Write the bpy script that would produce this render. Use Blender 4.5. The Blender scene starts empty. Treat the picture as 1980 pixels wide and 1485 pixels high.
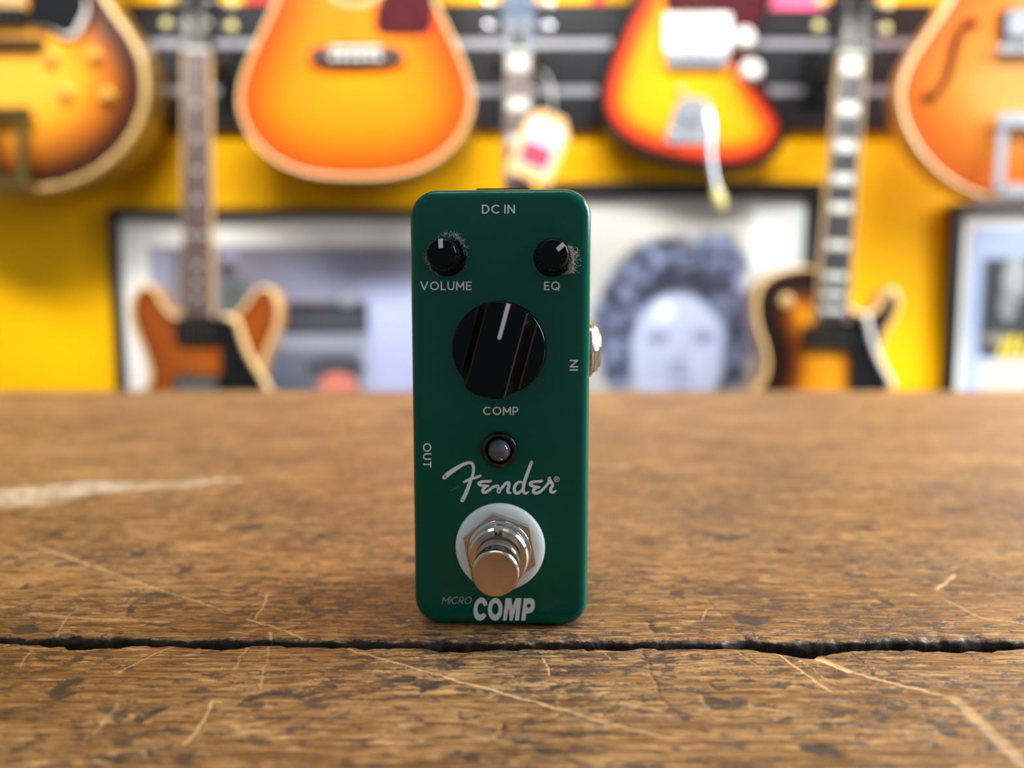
import bpy, bmesh, math, random
import numpy as np
from mathutils import Vector, Matrix
from mathutils.geometry import delaunay_2d_cdt

# ------------------------------------------------------------------ camera
F_PX, W_PX, H_PX = 1400.0, 1980.0, 1485.0
PITCH = math.atan((742.5 - 610.0) / F_PX)
CAM = Vector((0.0, -0.1515, 0.0672))
scene = bpy.context.scene
cam_data = bpy.data.cameras.new('camera')
cam = bpy.data.objects.new('camera', cam_data)
scene.collection.objects.link(cam)
cam.location = CAM
cam.rotation_euler = (math.pi / 2 - PITCH, 0, 0)
cam_data.sensor_width = 36.0
cam_data.lens = F_PX / W_PX * 36.0
cam_data.clip_start = 0.005
cam_data.dof.use_dof = True
cam_data.dof.focus_distance = 0.1485
cam_data.dof.aperture_fstop = 6.4
scene.camera = cam

# ------------------------------------------------------------------ light
scene.view_settings.view_transform = 'Standard'
scene.view_settings.look = 'None'
scene.view_settings.gamma = 1.0
scene.view_settings.use_curve_mapping = False
scene.view_settings.exposure = 0.0

world = bpy.data.worlds.new('shop_ambient')
scene.world = world
world.use_nodes = True
world.node_tree.nodes['Background'].inputs[0].default_value = (0.80, 0.91, 1.0, 1)
world.node_tree.nodes['Background'].inputs[1].default_value = 0.37


def area_light(name, loc, target, sx, sy, power, col, spread):
    d = bpy.data.lights.new(name, 'AREA')
    d.shape = 'RECTANGLE'
    d.size, d.size_y = sx, sy
    d.energy = power
    d.color = col
    d.spread = math.radians(spread)
    o = bpy.data.objects.new(name, d)
    scene.collection.objects.link(o)
    o.location = loc
    o.rotation_euler = (Vector(target) - Vector(loc)).to_track_quat('-Z', 'Y').to_euler()
    return o


area_light('ceiling_track_light', (0.50, 0.05, 1.75), (0.42, 1.25, 0.25), 1.3, 0.3, 18.5, (1.0, 0.98, 0.95), 90)
area_light('ceiling_track_light', (-0.70, 0.05, 1.75), (-0.62, 1.25, 0.25), 1.0, 0.3, 16.5, (1.0, 0.98, 0.95), 90)
area_light('shop_window_light', (1.9, 0.45, 0.95), (0.0, 0.05, 0.0), 1.3, 1.1, 104, (0.93, 0.97, 1.0), 180)

# ------------------------------------------------------------------ helpers
FWD = Vector((0, math.cos(PITCH), -math.sin(PITCH)))
UP = Vector((0, math.sin(PITCH), math.cos(PITCH)))
RIGHT = Vector((1, 0, 0))


def ray(px, py):
    return FWD + RIGHT * ((px - 990.0) / F_PX) + UP * ((742.5 - py) / F_PX)


def on_wall(px, py, Y):
    d = ray(px, py)
    t = (Y - CAM.y) / d.y
    p = CAM + d * t
    return p.x, p.z


def on_table(px, py):
    d = ray(px, py)
    t = -CAM.z / d.z
    p = CAM + d * t
    return p.x, p.y


def lin(c):
    return tuple(((x / 255) / 12.92 if x / 255 <= 0.04045 else ((x / 255 + 0.055) / 1.055) ** 2.4) for x in c)


def rgba(c):
    return lin(c) + (1.0,)


def link(o):
    scene.collection.objects.link(o)
    return o


def tag(o, label, cat, group=None, kind=None):
    if label:
        o['label'] = label
    if cat:
        o['category'] = cat
    if group:
        o['group'] = group
    if kind:
        o['kind'] = kind
    return o


def thing(name, label, cat, loc=(0, 0, 0), rot=(0, 0, 0), group=None):
    o = link(bpy.data.objects.new(name, None))
    o.empty_display_size = 0.02
    o.location = loc
    o.rotation_euler = rot
    return tag(o, label, cat, group)


def part(name, mesh, material, parent, label=None, loc=None, smooth=None):
    o = link(bpy.data.objects.new(name, mesh))
    if material and not mesh.materials:
        mesh.materials.append(material)
    if parent:
        o.parent = parent
    if loc:
        o.location = loc
    if label:
        o['label'] = label
    return o


class MB:
    """collects polygons of one part"""

    def __init__(self):
        self.v, self.f, self.s = [], [], []

    def add(self, verts, faces, smooth=False):
        n = len(self.v)
        self.v += [tuple(p) for p in verts]
        self.f += [tuple(i + n for i in f) for f in faces]
        self.s += [smooth] * len(faces)
        return self

    def box(self, x0, x1, y0, y1, z0, z1, ang=0.0, piv=None, bev=0.0):
        # ang turns the box in the x-z plane about piv
        c = [(x, y, z) for x in (x0, x1) for y in (y0, y1) for z in (z0, z1)]
        if bev > 0:
            bx = min(bev, abs(x1 - x0) * .45)
            bz = min(bev, abs(z1 - z0) * .45)
            poly = [(x0 + bx, z0), (x1 - bx, z0), (x1, z0 + bz), (x1, z1 - bz), (x1 - bx, z1), (x0 + bx, z1), (x0, z1 - bz), (x0, z0 + bz)]
            if ang:
                poly = [rot2(p, ang, piv or ((x0 + x1) / 2, (z0 + z1) / 2)) for p in poly]
            return self.prism(poly, y0, y1)
        if ang:
            piv = piv or ((x0 + x1) / 2, (z0 + z1) / 2)
            c = [(rot2((x, z), ang, piv)[0], y, rot2((x, z), ang, piv)[1]) for x, y, z in c]
        self.add(c, [(0, 1, 3, 2), (4, 6, 7, 5), (0, 4, 5, 1), (2, 3, 7, 6), (0, 2, 6, 4), (1, 5, 7, 3)])
        return self

    def prism(self, poly, y0, y1, smooth_side=False):
        n = len(poly)
        vs = [(x, y0, z) for x, z in poly] + [(x, y1, z) for x, z in poly]
        a = sum(poly[i][0] * poly[(i + 1) % n][1] - poly[(i + 1) % n][0] * poly[i][1] for i in range(n))
        front = tuple(range(n)) if a > 0 else tuple(range(n))[::-1]
        back = tuple(i + n for i in front[::-1])
        self.add(vs, [front, back])
        k = len(self.v) - 2 * n
        for i in range(n):
            j = (i + 1) % n
            f = (i, i + n, j + n, j) if a > 0 else (i, j, j + n, i + n)
            self.f.append(tuple(q + k for q in f))
            self.s.append(smooth_side)
        return self

    def lathe(self, c, prof, n=32, axis='y', flute=None, caps=(True, True), smooth=True):
        """prof: list of (radius, height along axis) ; axis y points to +y, x to +x, z to +z"""
        k = len(self.v)
        for r, h in prof:
            for i in range(n):
                a = 2 * math.pi * i / n
                rr = r * (flute(i) if flute else 1)
                if axis == 'y':
                    self.v.append((c[0] + rr * math.cos(a), c[1] + h, c[2] + rr * math.sin(a)))
                elif axis == 'x':
                    self.v.append((c[0] + h, c[1] + rr * math.cos(a), c[2] + rr * math.sin(a)))
                else:
                    self.v.append((c[0] + rr * math.cos(a), c[1] + rr * math.sin(a), c[2] + h))
        for j in range(len(prof) - 1):
            for i in range(n):
                i2 = (i + 1) % n
                self.f.append((k + j * n + i, k + j * n + i2, k + (j + 1) * n + i2, k + (j + 1) * n + i))
                self.s.append(smooth)
        if caps[0]:
            self.f.append(tuple(k + i for i in range(n))[::-1]); self.s.append(False)
        if caps[1]:
            self.f.append(tuple(k + (len(prof) - 1) * n + i for i in range(n))); self.s.append(False)
        return self

    def tube(self, pts, r, n=8, closed=False):
        P = [Vector(p) for p in pts]
        m = len(P)
        rs = r if isinstance(r, (list, tuple)) else [r] * m
        k = len(self.v)
        up = None
        for i in range(m):
            if closed:
                t = P[(i + 1) % m] - P[i - 1]
            else:
                t = P[min(i + 1, m - 1)] - P[max(i - 1, 0)]
            t = t.normalized() if t.length > 0 else Vector((0, 0, 1))
            if up is None:
                up = t.orthogonal().normalized()
            up = (up - t * up.dot(t))
            up = up.normalized() if up.length > 1e-9 else t.orthogonal().normalized()
            b = t.cross(up)
            for q in range(n):
                a = 2 * math.pi * q / n
                self.v.append(tuple(P[i] + (up * math.cos(a) + b * math.sin(a)) * rs[i]))
        for i in range(m if closed else m - 1):
            i2 = (i + 1) % m
            for q in range(n):
                q2 = (q + 1) % n
                self.f.append((k + i * n + q, k + i * n + q2, k + i2 * n + q2, k + i2 * n + q)); self.s.append(True)
        if not closed:
            self.f.append(tuple(k + q for q in range(n))[::-1]); self.s.append(False)
            self.f.append(tuple(k + (m - 1) * n + q for q in range(n))); self.s.append(False)
        return self

    def mesh(self, name='mesh'):
        me = bpy.data.meshes.new(name)
        me.from_pydata(self.v, [], self.f)
        bm = bmesh.new()
        bm.from_mesh(me)
        for fc, s in zip(bm.faces, self.s):
            fc.smooth = s
        bmesh.ops.recalc_face_normals(bm, faces=bm.faces)
        bm.to_mesh(me)
        bm.free()
        return me

    def build(self, name, material, parent=None, label=None, loc=None):
        return part(name, self.mesh(name), material, parent, label, loc)


def rot2(p, a, piv=(0, 0)):
    x, z = p[0] - piv[0], p[1] - piv[1]
    return (piv[0] + x * math.cos(a) - z * math.sin(a), piv[1] + x * math.sin(a) + z * math.cos(a))


def spline(pts, per=8, closed=True):
    P = [np.array(p, float) for p in pts]
    n = len(P)
    out = []
    rng = range(n) if closed else range(n - 1)
    for i in rng:
        if closed:
            a, b, c, d = P[i - 1], P[i], P[(i + 1) % n], P[(i + 2) % n]
        else:
            a, b, c, d = P[max(i - 1, 0)], P[i], P[i + 1], P[min(i + 2, n - 1)]
        for k in range(per):
            t = k / per
            out.append(tuple(0.5 * ((2 * b) + (-a + c) * t + (2 * a - 5 * b + 4 * c - d) * t * t + (-a + 3 * b - 3 * c + d) * t ** 3)))
    if not closed:
        out.append(tuple(P[-1]))
    return out


def offset_poly(poly, d):
    """move a closed polygon inwards by d"""
    n = len(poly)
    a = sum(poly[i][0] * poly[(i + 1) % n][1] - poly[(i + 1) % n][0] * poly[i][1] for i in range(n))
    s = 1 if a > 0 else -1
    out = []
    for i in range(n):
        p0, p1, p2 = poly[i - 1], poly[i], poly[(i + 1) % n]
        tx, tz = p2[0] - p0[0], p2[1] - p0[1]
        l = math.hypot(tx, tz) or 1
        out.append((p1[0] - tz / l * d * s, p1[1] + tx / l * d * s))
    return out


def in_poly(pts, poly):
    pts = np.asarray(pts)
    P = np.asarray(poly)
    x, y = pts[:, 0], pts[:, 1]
    ins = np.zeros(len(pts), bool)
    j = len(P) - 1
    for i in range(len(P)):
        c = ((P[i, 1] > y) != (P[j, 1] > y)) & (x < (P[j, 0] - P[i, 0]) * (y - P[i, 1]) / (P[j, 1] - P[i, 1] + 1e-12) + P[i, 0])
        ins ^= c
        j = i
    return ins


def dist_poly(pts, poly):
    pts = np.asarray(pts)
    P = np.asarray(poly)
    Q = np.roll(P, -1, axis=0)
    best = np.full(len(pts), 1e9)
    for a, b in zip(P, Q):
        ab = b - a
        t = np.clip(((pts - a) @ ab) / (ab @ ab + 1e-12), 0, 1)
        d = np.hypot(*(pts - a - t[:, None] * ab).T)
        best = np.minimum(best, d)
    return best


# ------------------------------------------------------------------ materials
def new_mat(name):
    m = bpy.data.materials.new(name)
    m.use_nodes = True
    nt = m.node_tree
    return m, nt, nt.nodes['Principled BSDF']


def mat(name, col, rough=0.45, metal=0.0, coat=0.0, vary=0.12, scale=60.0, spec=0.5, trans=0.0, bump=0.0, sss=0.0):
    m, nt, b = new_mat(name)
    tc = nt.nodes.new('ShaderNodeTexCoord')
    nz = nt.nodes.new('ShaderNodeTexNoise')
    nz.inputs['Scale'].default_value = scale
    nz.inputs['Detail'].default_value = 3
    nt.links.new(tc.outputs['Object'], nz.inputs['Vector'])
    r = nt.nodes.new('ShaderNodeValToRGB')
    c = lin(col)
    r.color_ramp.elements[0].position = 0.3
    r.color_ramp.elements[1].position = 0.7
    r.color_ramp.elements[0].color = tuple(x * (1 - vary) for x in c) + (1,)
    r.color_ramp.elements[1].color = tuple(min(1, x * (1 + vary)) for x in c) + (1,)
    nt.links.new(nz.outputs['Fac'], r.inputs['Fac'])
    nt.links.new(r.outputs['Color'], b.inputs['Base Color'])
    b.inputs['Roughness'].default_value = rough
    b.inputs['Metallic'].default_value = metal
    b.inputs['Specular IOR Level'].default_value = spec
    b.inputs['Coat Weight'].default_value = coat
    b.inputs['Coat Roughness'].default_value = 0.06
    b.inputs['Transmission Weight'].default_value = trans
    if sss:
        b.inputs['Subsurface Weight'].default_value = sss
        b.inputs['Subsurface Radius'].default_value = (0.002, 0.002, 0.002)
    if bump:
        bp = nt.nodes.new('ShaderNodeBump')
        bp.inputs['Strength'].default_value = bump
        bp.inputs['Distance'].default_value = 0.0005
        nt.links.new(nz.outputs['Fac'], bp.inputs['Height'])
        nt.links.new(bp.outputs['Normal'], b.inputs['Normal'])
    return m


def burst_mat(name, stops, span, rough=0.3, coat=0.2, grain=0.12):
    """lacquer that changes colour with the distance from the body edge (stored per vertex in metres)"""
    m, nt, b = new_mat(name)
    at = nt.nodes.new('ShaderNodeAttribute')
    at.attribute_name = 'edge'
    mr = nt.nodes.new('ShaderNodeMapRange')
    mr.inputs['From Max'].default_value = span
    nt.links.new(at.outputs['Fac'], mr.inputs['Value'])
    r = nt.nodes.new('ShaderNodeValToRGB')
    e = r.color_ramp.elements
    while len(e) < len(stops):
        e.new(0.5)
    for el, (p, c) in zip(e, stops):
        el.position = p
        el.color = rgba(c)
    nt.links.new(mr.outputs['Result'], r.inputs['Fac'])
    tc = nt.nodes.new('ShaderNodeTexCoord')
    mp = nt.nodes.new('ShaderNodeMapping')
    mp.inputs['Scale'].default_value = (260, 20, 8)
    nz = nt.nodes.new('ShaderNodeTexNoise')
    nz.inputs['Scale'].default_value = 1.0
    nz.inputs['Detail'].default_value = 4
    nt.links.new(tc.outputs['Object'], mp.inputs['Vector'])
    nt.links.new(mp.outputs['Vector'], nz.inputs['Vector'])
    hsv = nt.nodes.new('ShaderNodeHueSaturation')
    mr2 = nt.nodes.new('ShaderNodeMapRange')
    mr2.inputs['To Min'].default_value = 1 - grain
    mr2.inputs['To Max'].default_value = 1 + grain
    nt.links.new(nz.outputs['Fac'], mr2.inputs['Value'])
    nt.links.new(mr2.outputs['Result'], hsv.inputs['Value'])
    nt.links.new(r.outputs['Color'], hsv.inputs['Color'])
    nt.links.new(hsv.outputs['Color'], b.inputs['Base Color'])
    b.inputs['Roughness'].default_value = rough
    b.inputs['Specular IOR Level'].default_value = 0.28
    b.inputs['Coat Weight'].default_value = coat * 0.5
    b.inputs['Coat Roughness'].default_value = 0.08
    return m


M = {}
M['wall'] = mat('yellow_wall_paint', (254, 186, 0), 0.6, vary=0.04, scale=4, spec=0.12)
M['floor'] = mat('floor_boards', (92, 74, 58), 0.5, vary=0.2, scale=9)
M['black_board'] = mat('black_slat_board', (32, 32, 35), 0.35, vary=0.1, scale=20, spec=0.3)
M['alu'] = mat('aluminium_channel', (158, 158, 164), 0.4, metal=0.5, vary=0.05)
M['cream'] = mat('cream_binding', (212, 174, 114), 0.35, coat=0.3, vary=0.05)
M['cream_dark'] = mat('aged_binding', (206, 170, 106), 0.35, coat=0.3, vary=0.08)
M['black_plastic'] = mat('black_plastic', (14, 14, 15), 0.28, vary=0.1)
M['black_satin'] = mat('black_satin_plastic', (9, 9, 10), 0.22, vary=0.1)
M['chrome'] = mat('chrome', (226, 230, 238), 0.18, metal=0.8, vary=0.03)
M['nickel'] = mat('aged_nickel', (188, 182, 172), 0.2, metal=1.0, vary=0.06)
M['gold_knob'] = mat('gold_knob', (214, 160, 60), 0.25, coat=0.6, vary=0.1)
M['button'] = mat('pearl_button', (214, 200, 130), 0.35, coat=0.3, vary=0.08)
M['white_plastic'] = mat('white_plastic', (236, 234, 226), 0.35, vary=0.03)
M['rosewood'] = mat('rosewood', (74, 48, 42), 0.4, vary=0.25, scale=90)
M['ebony'] = mat('ebony', (52, 50, 54), 0.35, vary=0.2, scale=90)
M['mahogany'] = mat('mahogany_neck', (120, 66, 34), 0.35, coat=0.3, vary=0.15)
M['maple_neck'] = mat('light_neck', (196, 150, 92), 0.35, coat=0.3, vary=0.1)
M['pearl'] = mat('pearl_inlay', (226, 226, 214), 0.25, coat=0.4, vary=0.06, scale=120)
M['fret'] = mat('fret_wire', (190, 190, 190), 0.25, metal=1.0, vary=0.02)
M['string'] = mat('string_wire', (200, 195, 185), 0.3, metal=1.0, vary=0.02)
M['tort'] = mat('tortoise_guard', (70, 16, 22), 0.18, coat=0.6, vary=0.5, scale=70)
M['dark_inside'] = mat('dark_inside', (26, 16, 10), 0.8, vary=0.2)
M['bridge_wood'] = mat('bridge_rosewood', (58, 34, 28), 0.45, vary=0.2)

# ------------------------------------------------------------------ room
WALL_Y = 1.25
o = MB().box(-2.4, 2.4, WALL_Y, WALL_Y + 0.1, -0.9, 1.9).build('wall_back', M['wall'])
tag(o, 'bright yellow painted shop wall behind the guitars', 'wall', kind='structure')
o = MB().box(-2.4, 2.4, -1.2, WALL_Y + 0.1, -0.95, -0.9).build('floor', M['floor'])
tag(o, 'brown floor of the shop', 'floor', kind='structure')

# slat panel: black boards and bare metal channels between them
root = thing('slat_panel', 'black slatted display panel with grey metal channels on the yellow wall', 'display panel', (0, WALL_Y, on_wall(990, 252, WALL_Y)[1]))
zb = root.location.z
for y0, y1 in ((14, 76), (97, 166), (188, 252)):
    za, zc = on_wall(990, y1, WALL_Y)[1] - zb, on_wall(990, y0, WALL_Y)[1] - zb
    MB().box(-1.75, 1.75, -0.016, -0.0005, za, zc).build('board', M['black_board'], root)
for y0, y1 in ((76, 97), (166, 188)):
    za, zc = on_wall(990, y1, WALL_Y)[1] - zb, on_wall(990, y0, WALL_Y)[1] - zb
    MB().box(-1.75, 1.75, -0.011, -0.0005, za + 0.0004, zc - 0.0004).build('channel', M['alu'], root)


# ------------------------------------------------------------------ node helpers
def vmath(nt, op, a=None, b=None):
    n = nt.nodes.new('ShaderNodeVectorMath')
    n.operation = op
    for k, x in ((0, a), (1, b)):
        if x is None:
            continue
        if isinstance(x, (tuple, list, Vector)):
            n.inputs[k].default_value = tuple(x)
        else:
            nt.links.new(x, n.inputs[k])
    return n


def fmath(nt, op, a=None, b=None, clamp=False):
    n = nt.nodes.new('ShaderNodeMath')
    n.operation = op
    n.use_clamp = clamp
    for k, x in ((0, a), (1, b)):
        if x is None:
            continue
        if isinstance(x, (int, float)):
            n.inputs[k].default_value = x
        else:
            nt.links.new(x, n.inputs[k])
    return n.outputs[0]


def sstep(nt, x, lo, hi):
    n = nt.nodes.new('ShaderNodeMapRange')
    n.interpolation_type = 'SMOOTHSTEP'
    for k, v in (('Value', x), ('From Min', lo), ('From Max', hi)):
        if isinstance(v, (int, float)):
            n.inputs[k].default_value = v
        else:
            nt.links.new(v, n.inputs[k])
    return n.outputs['Result']


def mixc(nt, fac, a, b, mode='MIX'):
    n = nt.nodes.new('ShaderNodeMix')
    n.data_type = 'RGBA'
    n.blend_type = mode
    for k, x in ((0, fac), (6, a), (7, b)):
        if isinstance(x, (int, float)):
            n.inputs[k].default_value = x
        elif isinstance(x, (tuple, list)):
            n.inputs[k].default_value = rgba(x)
        else:
            nt.links.new(x, n.inputs[k])
    return n.outputs[2]


def noise(nt, vec, scale=1.0, detail=4.0, rough=0.55, sc3=None, dist=0.0):
    if sc3:
        vec = vmath(nt, 'MULTIPLY', vec, sc3).outputs[0]
    n = nt.nodes.new('ShaderNodeTexNoise')
    n.inputs['Scale'].default_value = scale
    n.inputs['Detail'].default_value = detail
    n.inputs['Roughness'].default_value = rough
    n.inputs['Distortion'].default_value = dist
    nt.links.new(vec, n.inputs['Vector'])
    return n


def ell_mask(nt, P, c, r, lo=1.0, hi=0.5):
    d = vmath(nt, 'SUBTRACT', P, (c[0], c[1], 0)).outputs[0]
    d = vmath(nt, 'DIVIDE', d, (r[0], r[1], 1)).outputs[0]
    return sstep(nt, vmath(nt, 'LENGTH', d).outputs['Value'], lo, hi)


def vmax(nt, ms):
    while len(ms) > 1:
        ms = [fmath(nt, 'MAXIMUM', ms[i], ms[i + 1]) if i + 1 < len(ms) else ms[i] for i in range(0, len(ms), 2)]
    return ms[0]


# ------------------------------------------------------------------ table
def pw(px_w, py):
    """table width in metres of px_w pixels at image row py"""
    return on_table(990 + px_w, py)[0]


def wood_material():
    m, nt, b = new_mat('worn_table_wood')
    tc = nt.nodes.new('ShaderNodeTexCoord')

    def attr(nm):
        n = nt.nodes.new('ShaderNodeAttribute')
        n.attribute_name = nm
        return n.outputs['Fac']
    P0 = vmath(nt, 'MULTIPLY', tc.outputs['Object'], (1, 1, 0)).outputs[0]
    # slow waviness of the grain
    wv = noise(nt, P0, 9.0, 3)
    warp = vmath(nt, 'MULTIPLY', vmath(nt, 'SUBTRACT', wv.outputs['Color'], (0.5, 0.5, 0.5)).outputs[0], (0.02, 0.005, 0)).outputs[0]
    PW = vmath(nt, 'ADD', P0, warp).outputs[0]
    big = noise(nt, P0, 1.0, 3, sc3=(7, 17, 1)).outputs['Fac']
    mid = noise(nt, PW, 1.0, 5, 0.65, sc3=(48, 160, 1)).outputs['Fac']
    grain = noise(nt, PW, 1.0, 5, 0.7, sc3=(40, 1050, 1)).outputs['Fac']
    fine = noise(nt, PW, 1.0, 4, 0.7, sc3=(200, 2600, 1)).outputs['Fac']
    r = nt.nodes.new('ShaderNodeValToRGB')
    e = r.color_ramp.elements
    e.new(0.5)
    for el, (p, c) in zip(e, ((0.36, (102, 68, 36)), (0.5, (152, 110, 64)), (0.64, (188, 146, 96)))):
        el.position = p
        el.color = rgba(c)
    s = fmath(nt, 'ADD', fmath(nt, 'MULTIPLY', big, 0.45), fmath(nt, 'MULTIPLY', mid, 0.55))
    nt.links.new(s, r.inputs['Fac'])
    col = r.outputs['Color']
    # grain lines
    col = mixc(nt, fmath(nt, 'MULTIPLY', sstep(nt, grain, 0.50, 0.56), 0.66), col, (70, 42, 22))
    col = mixc(nt, fmath(nt, 'MULTIPLY', sstep(nt, grain, 0.46, 0.40), 0.55), col, (196, 150, 98))
    col = mixc(nt, fmath(nt, 'MULTIPLY', sstep(nt, fine, 0.51, 0.56), 0.6), col, (62, 40, 24))
    bands = noise(nt, vmath(nt, 'ADD', PW, (5.5, 2.2, 0)).outputs[0], 1.0, 5, 0.62, sc3=(34, 420, 1)).outputs['Fac']
    col = mixc(nt, fmath(nt, 'MULTIPLY', sstep(nt, bands, 0.52, 0.66), 0.55), col, (70, 46, 28))
    # reddish stains, bare patches
    red = noise(nt, P0, 1.0, 4, sc3=(38, 60, 1)).outputs['Fac']
    col = mixc(nt, fmath(nt, 'MULTIPLY', sstep(nt, red, 0.62, 0.78), 0.45), col, (150, 84, 66))
    bare = noise(nt, vmath(nt, 'ADD', PW, (3.1, 1.7, 0)).outputs[0], 1.0, 6, 0.7, sc3=(150, 640, 1)).outputs['Fac']
    bm_ = sstep(nt, bare, 0.55, 0.64)
    col = mixc(nt, fmath(nt, 'MULTIPLY', bm_, 0.72), col, (206, 164, 112))
    # dark dirt rubbed into dents
    dw = noise(nt, P0, 160, 4, 0.7)
    PD = vmath(nt, 'ADD', P0, vmath(nt, 'MULTIPLY', vmath(nt, 'SUBTRACT', dw.outputs['Color'], (.5, .5, .5)).outputs[0], (0.0045, 0.0028, 0)).outputs[0]).outputs[0]
    dirt = noise(nt, vmath(nt, 'ADD', PD, (7.3, 4.4, 0)).outputs[0], 1.0, 6, 0.68, sc3=(190, 460, 1)).outputs['Fac']
    dirt2 = noise(nt, vmath(nt, 'ADD', PD, (1.9, 9.2, 0)).outputs[0], 1.0, 5, 0.7, sc3=(420, 950, 1)).outputs['Fac']
    zone = noise(nt, P0, 1.0, 2, sc3=(20, 36, 1)).outputs['Fac']
    dth = fmath(nt, 'SUBTRACT', 0.64, fmath(nt, 'MULTIPLY', zone, 0.22))
    d1 = sstep(nt, fmath(nt, 'SUBTRACT', dirt, dth), 0.0, 0.045)
    d2 = fmath(nt, 'MULTIPLY', sstep(nt, dirt2, 0.53, 0.58), sstep(nt, zone, 0.40, 0.58))
    dd = attr('dent')
    speck = noise(nt, P0, 900, 3, 0.7).outputs['Fac']
    streak = noise(nt, PW, 1.0, 4, 0.7, sc3=(170, 800, 1)).outputs['Fac']
    dall = vmax(nt, [fmath(nt, 'MULTIPLY', d1, 0.85), fmath(nt, 'MULTIPLY', d2, 0.75), sstep(nt, fmath(nt, 'ADD', dd, fmath(nt, 'MULTIPLY', fmath(nt, 'SUBTRACT', streak, 0.5), 2.2)), 0.35, 1.05)])
    dcol = mixc(nt, speck, (26, 21, 19), (72, 65, 62))
    col = mixc(nt, dall, col, dcol)
    # light scratches
    sm = attr('scratch')
    brk = sstep(nt, noise(nt, P0, 700, 4, 0.7).outputs['Fac'], 0.34, 0.46)
    sm = fmath(nt, 'MULTIPLY', sm, fmath(nt, 'ADD', 0.35, fmath(nt, 'MULTIPLY', brk, 0.65)))
    col = mixc(nt, fmath(nt, 'MULTIPLY', sm, 0.92), col, (226, 188, 134))
    # whitish gouge at the left
    gouge = attr('gouge')
    gcol = mixc(nt, sstep(nt, noise(nt, P0, 230, 4, 0.65, dist=1.0).outputs['Fac'], 0.36, 0.62), (124, 104, 84), (204, 190, 166))
    col = mixc(nt, fmath(nt, 'MULTIPLY', gouge, 0.92), col, gcol)
    # grime packed along the joint, stored on the mesh
    gr = sstep(nt, fmath(nt, 'ADD', attr('grime'), fmath(nt, 'MULTIPLY', fmath(nt, 'SUBTRACT', noise(nt, P0, 1.0, 5, 0.7, sc3=(190, 420, 1)).outputs['Fac'], 0.5), 1.5)), 0.40, 0.80)
    col = mixc(nt, fmath(nt, 'MULTIPLY', gr, 0.92), col, (17, 13, 10))
    nt.links.new(col, b.inputs['Base Color'])
    rg = fmath(nt, 'ADD', 0.34, fmath(nt, 'MULTIPLY', mid, 0.22))
    rg = fmath(nt, 'ADD', rg, fmath(nt, 'MULTIPLY', sm, 0.3))
    rg = fmath(nt, 'ADD', rg, fmath(nt, 'MULTIPLY', gr, 0.4))
    nt.links.new(rg, b.inputs['Roughness'])
    b.inputs['Specular IOR Level'].default_value = 0.42
    hgt = fmath(nt, 'ADD', fmath(nt, 'MULTIPLY', grain, -0.5), fmath(nt, 'MULTIPLY', mid, 0.5))
    hgt = fmath(nt, 'SUBTRACT', hgt, fmath(nt, 'MULTIPLY', d1, 0.45))
    bp = nt.nodes.new('ShaderNodeBump')
    bp.inputs['Strength'].default_value = 0.5
    bp.inputs['Distance'].default_value = 0.0006
    nt.links.new(hgt, bp.inputs['Height'])
    nt.links.new(bp.outputs['Normal'], b.inputs['Normal'])
    return m


M['wood'] = wood_material()
FAR_Y = on_table(990, 756)[1]
lower_edge = [(-300, 1241), (0, 1240), (60, 1241), (110, 1245), (150, 1250), (200, 1249), (260, 1245), (330, 1244), (385, 1247), (398, 1252), (430, 1253), (470, 1246), (540, 1244), (600, 1247), (700, 1248), (800, 1249), (832, 1252), (850, 1257), (900, 1257), (960, 1253), (1060, 1251), (1150, 1252), (1190, 1254), (1240, 1250), (1320, 1250), (1400, 1251), (1450, 1252), (1500, 1259), (1550, 1264), (1570, 1267), (1585, 1260), (1640, 1254), (1720, 1252), (1860, 1254), (1920, 1253), (1980, 1250), (2300, 1250)]
upper_edge = [(-300, 1232), (0, 1231), (60, 1233), (140, 1230), (170, 1234), (240, 1231), (330, 1237), (400, 1236), (520, 1236), (600, 1238), (700, 1239), (840, 1240), (1000, 1241), (1150, 1239), (1300, 1241), (1400, 1243), (1440, 1236), (1490, 1241), (1560, 1243), (1640, 1240), (1740, 1237), (1850, 1239), (1900, 1236), (1980, 1242), (2300, 1242)]


# marks worn into the table top, as image rows/columns carried over to the table plane
DENTS = ((40, 1138, 19, 7), (315, 1150, 26, 10), (248, 1180, 10, 15), (580, 1166, 24, 9), (140, 1328, 34, 20), (285, 1379, 28, 9), (215, 1462, 42, 12), (300, 1447, 14, 8), (100, 1031, 20, 11), (1254, 1208, 13, 13), (1450, 1197, 32, 10), (1310, 1149, 18, 7), (1405, 1352, 46, 17), (1035, 1452, 26, 10), (830, 1327, 34, 9), (815, 1338, 14, 7), (1270, 1274, 30, 6), (18, 1261, 8, 4), (155, 1272, 20, 8), (770, 1318, 20, 7), (60, 1217, 26, 9), (1395, 1320, 20, 6), (985, 1406, 14, 6), (795, 1083, 30, 8), (615, 1036, 24, 6), (880, 1282, 30, 7), (1080, 1325, 26, 6), (1520, 1062, 22, 5), (1410, 1040, 26, 6), (1700, 1165, 16, 7), (1850, 1420, 34, 15), (1600, 1442, 38, 14), (560, 1345, 60, 6), (480, 1355, 30, 7), (1650, 1110, 36, 4), (1390, 1073, 30, 5), (1330, 1050, 10, 6), (1820, 940, 24, 7), (1660, 1018, 26, 7), (1850, 985, 30, 6), (350, 1100, 20, 9), (270, 1070, 24, 8), (470, 1020, 40, 8), (130, 1090, 34, 6))
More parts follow.
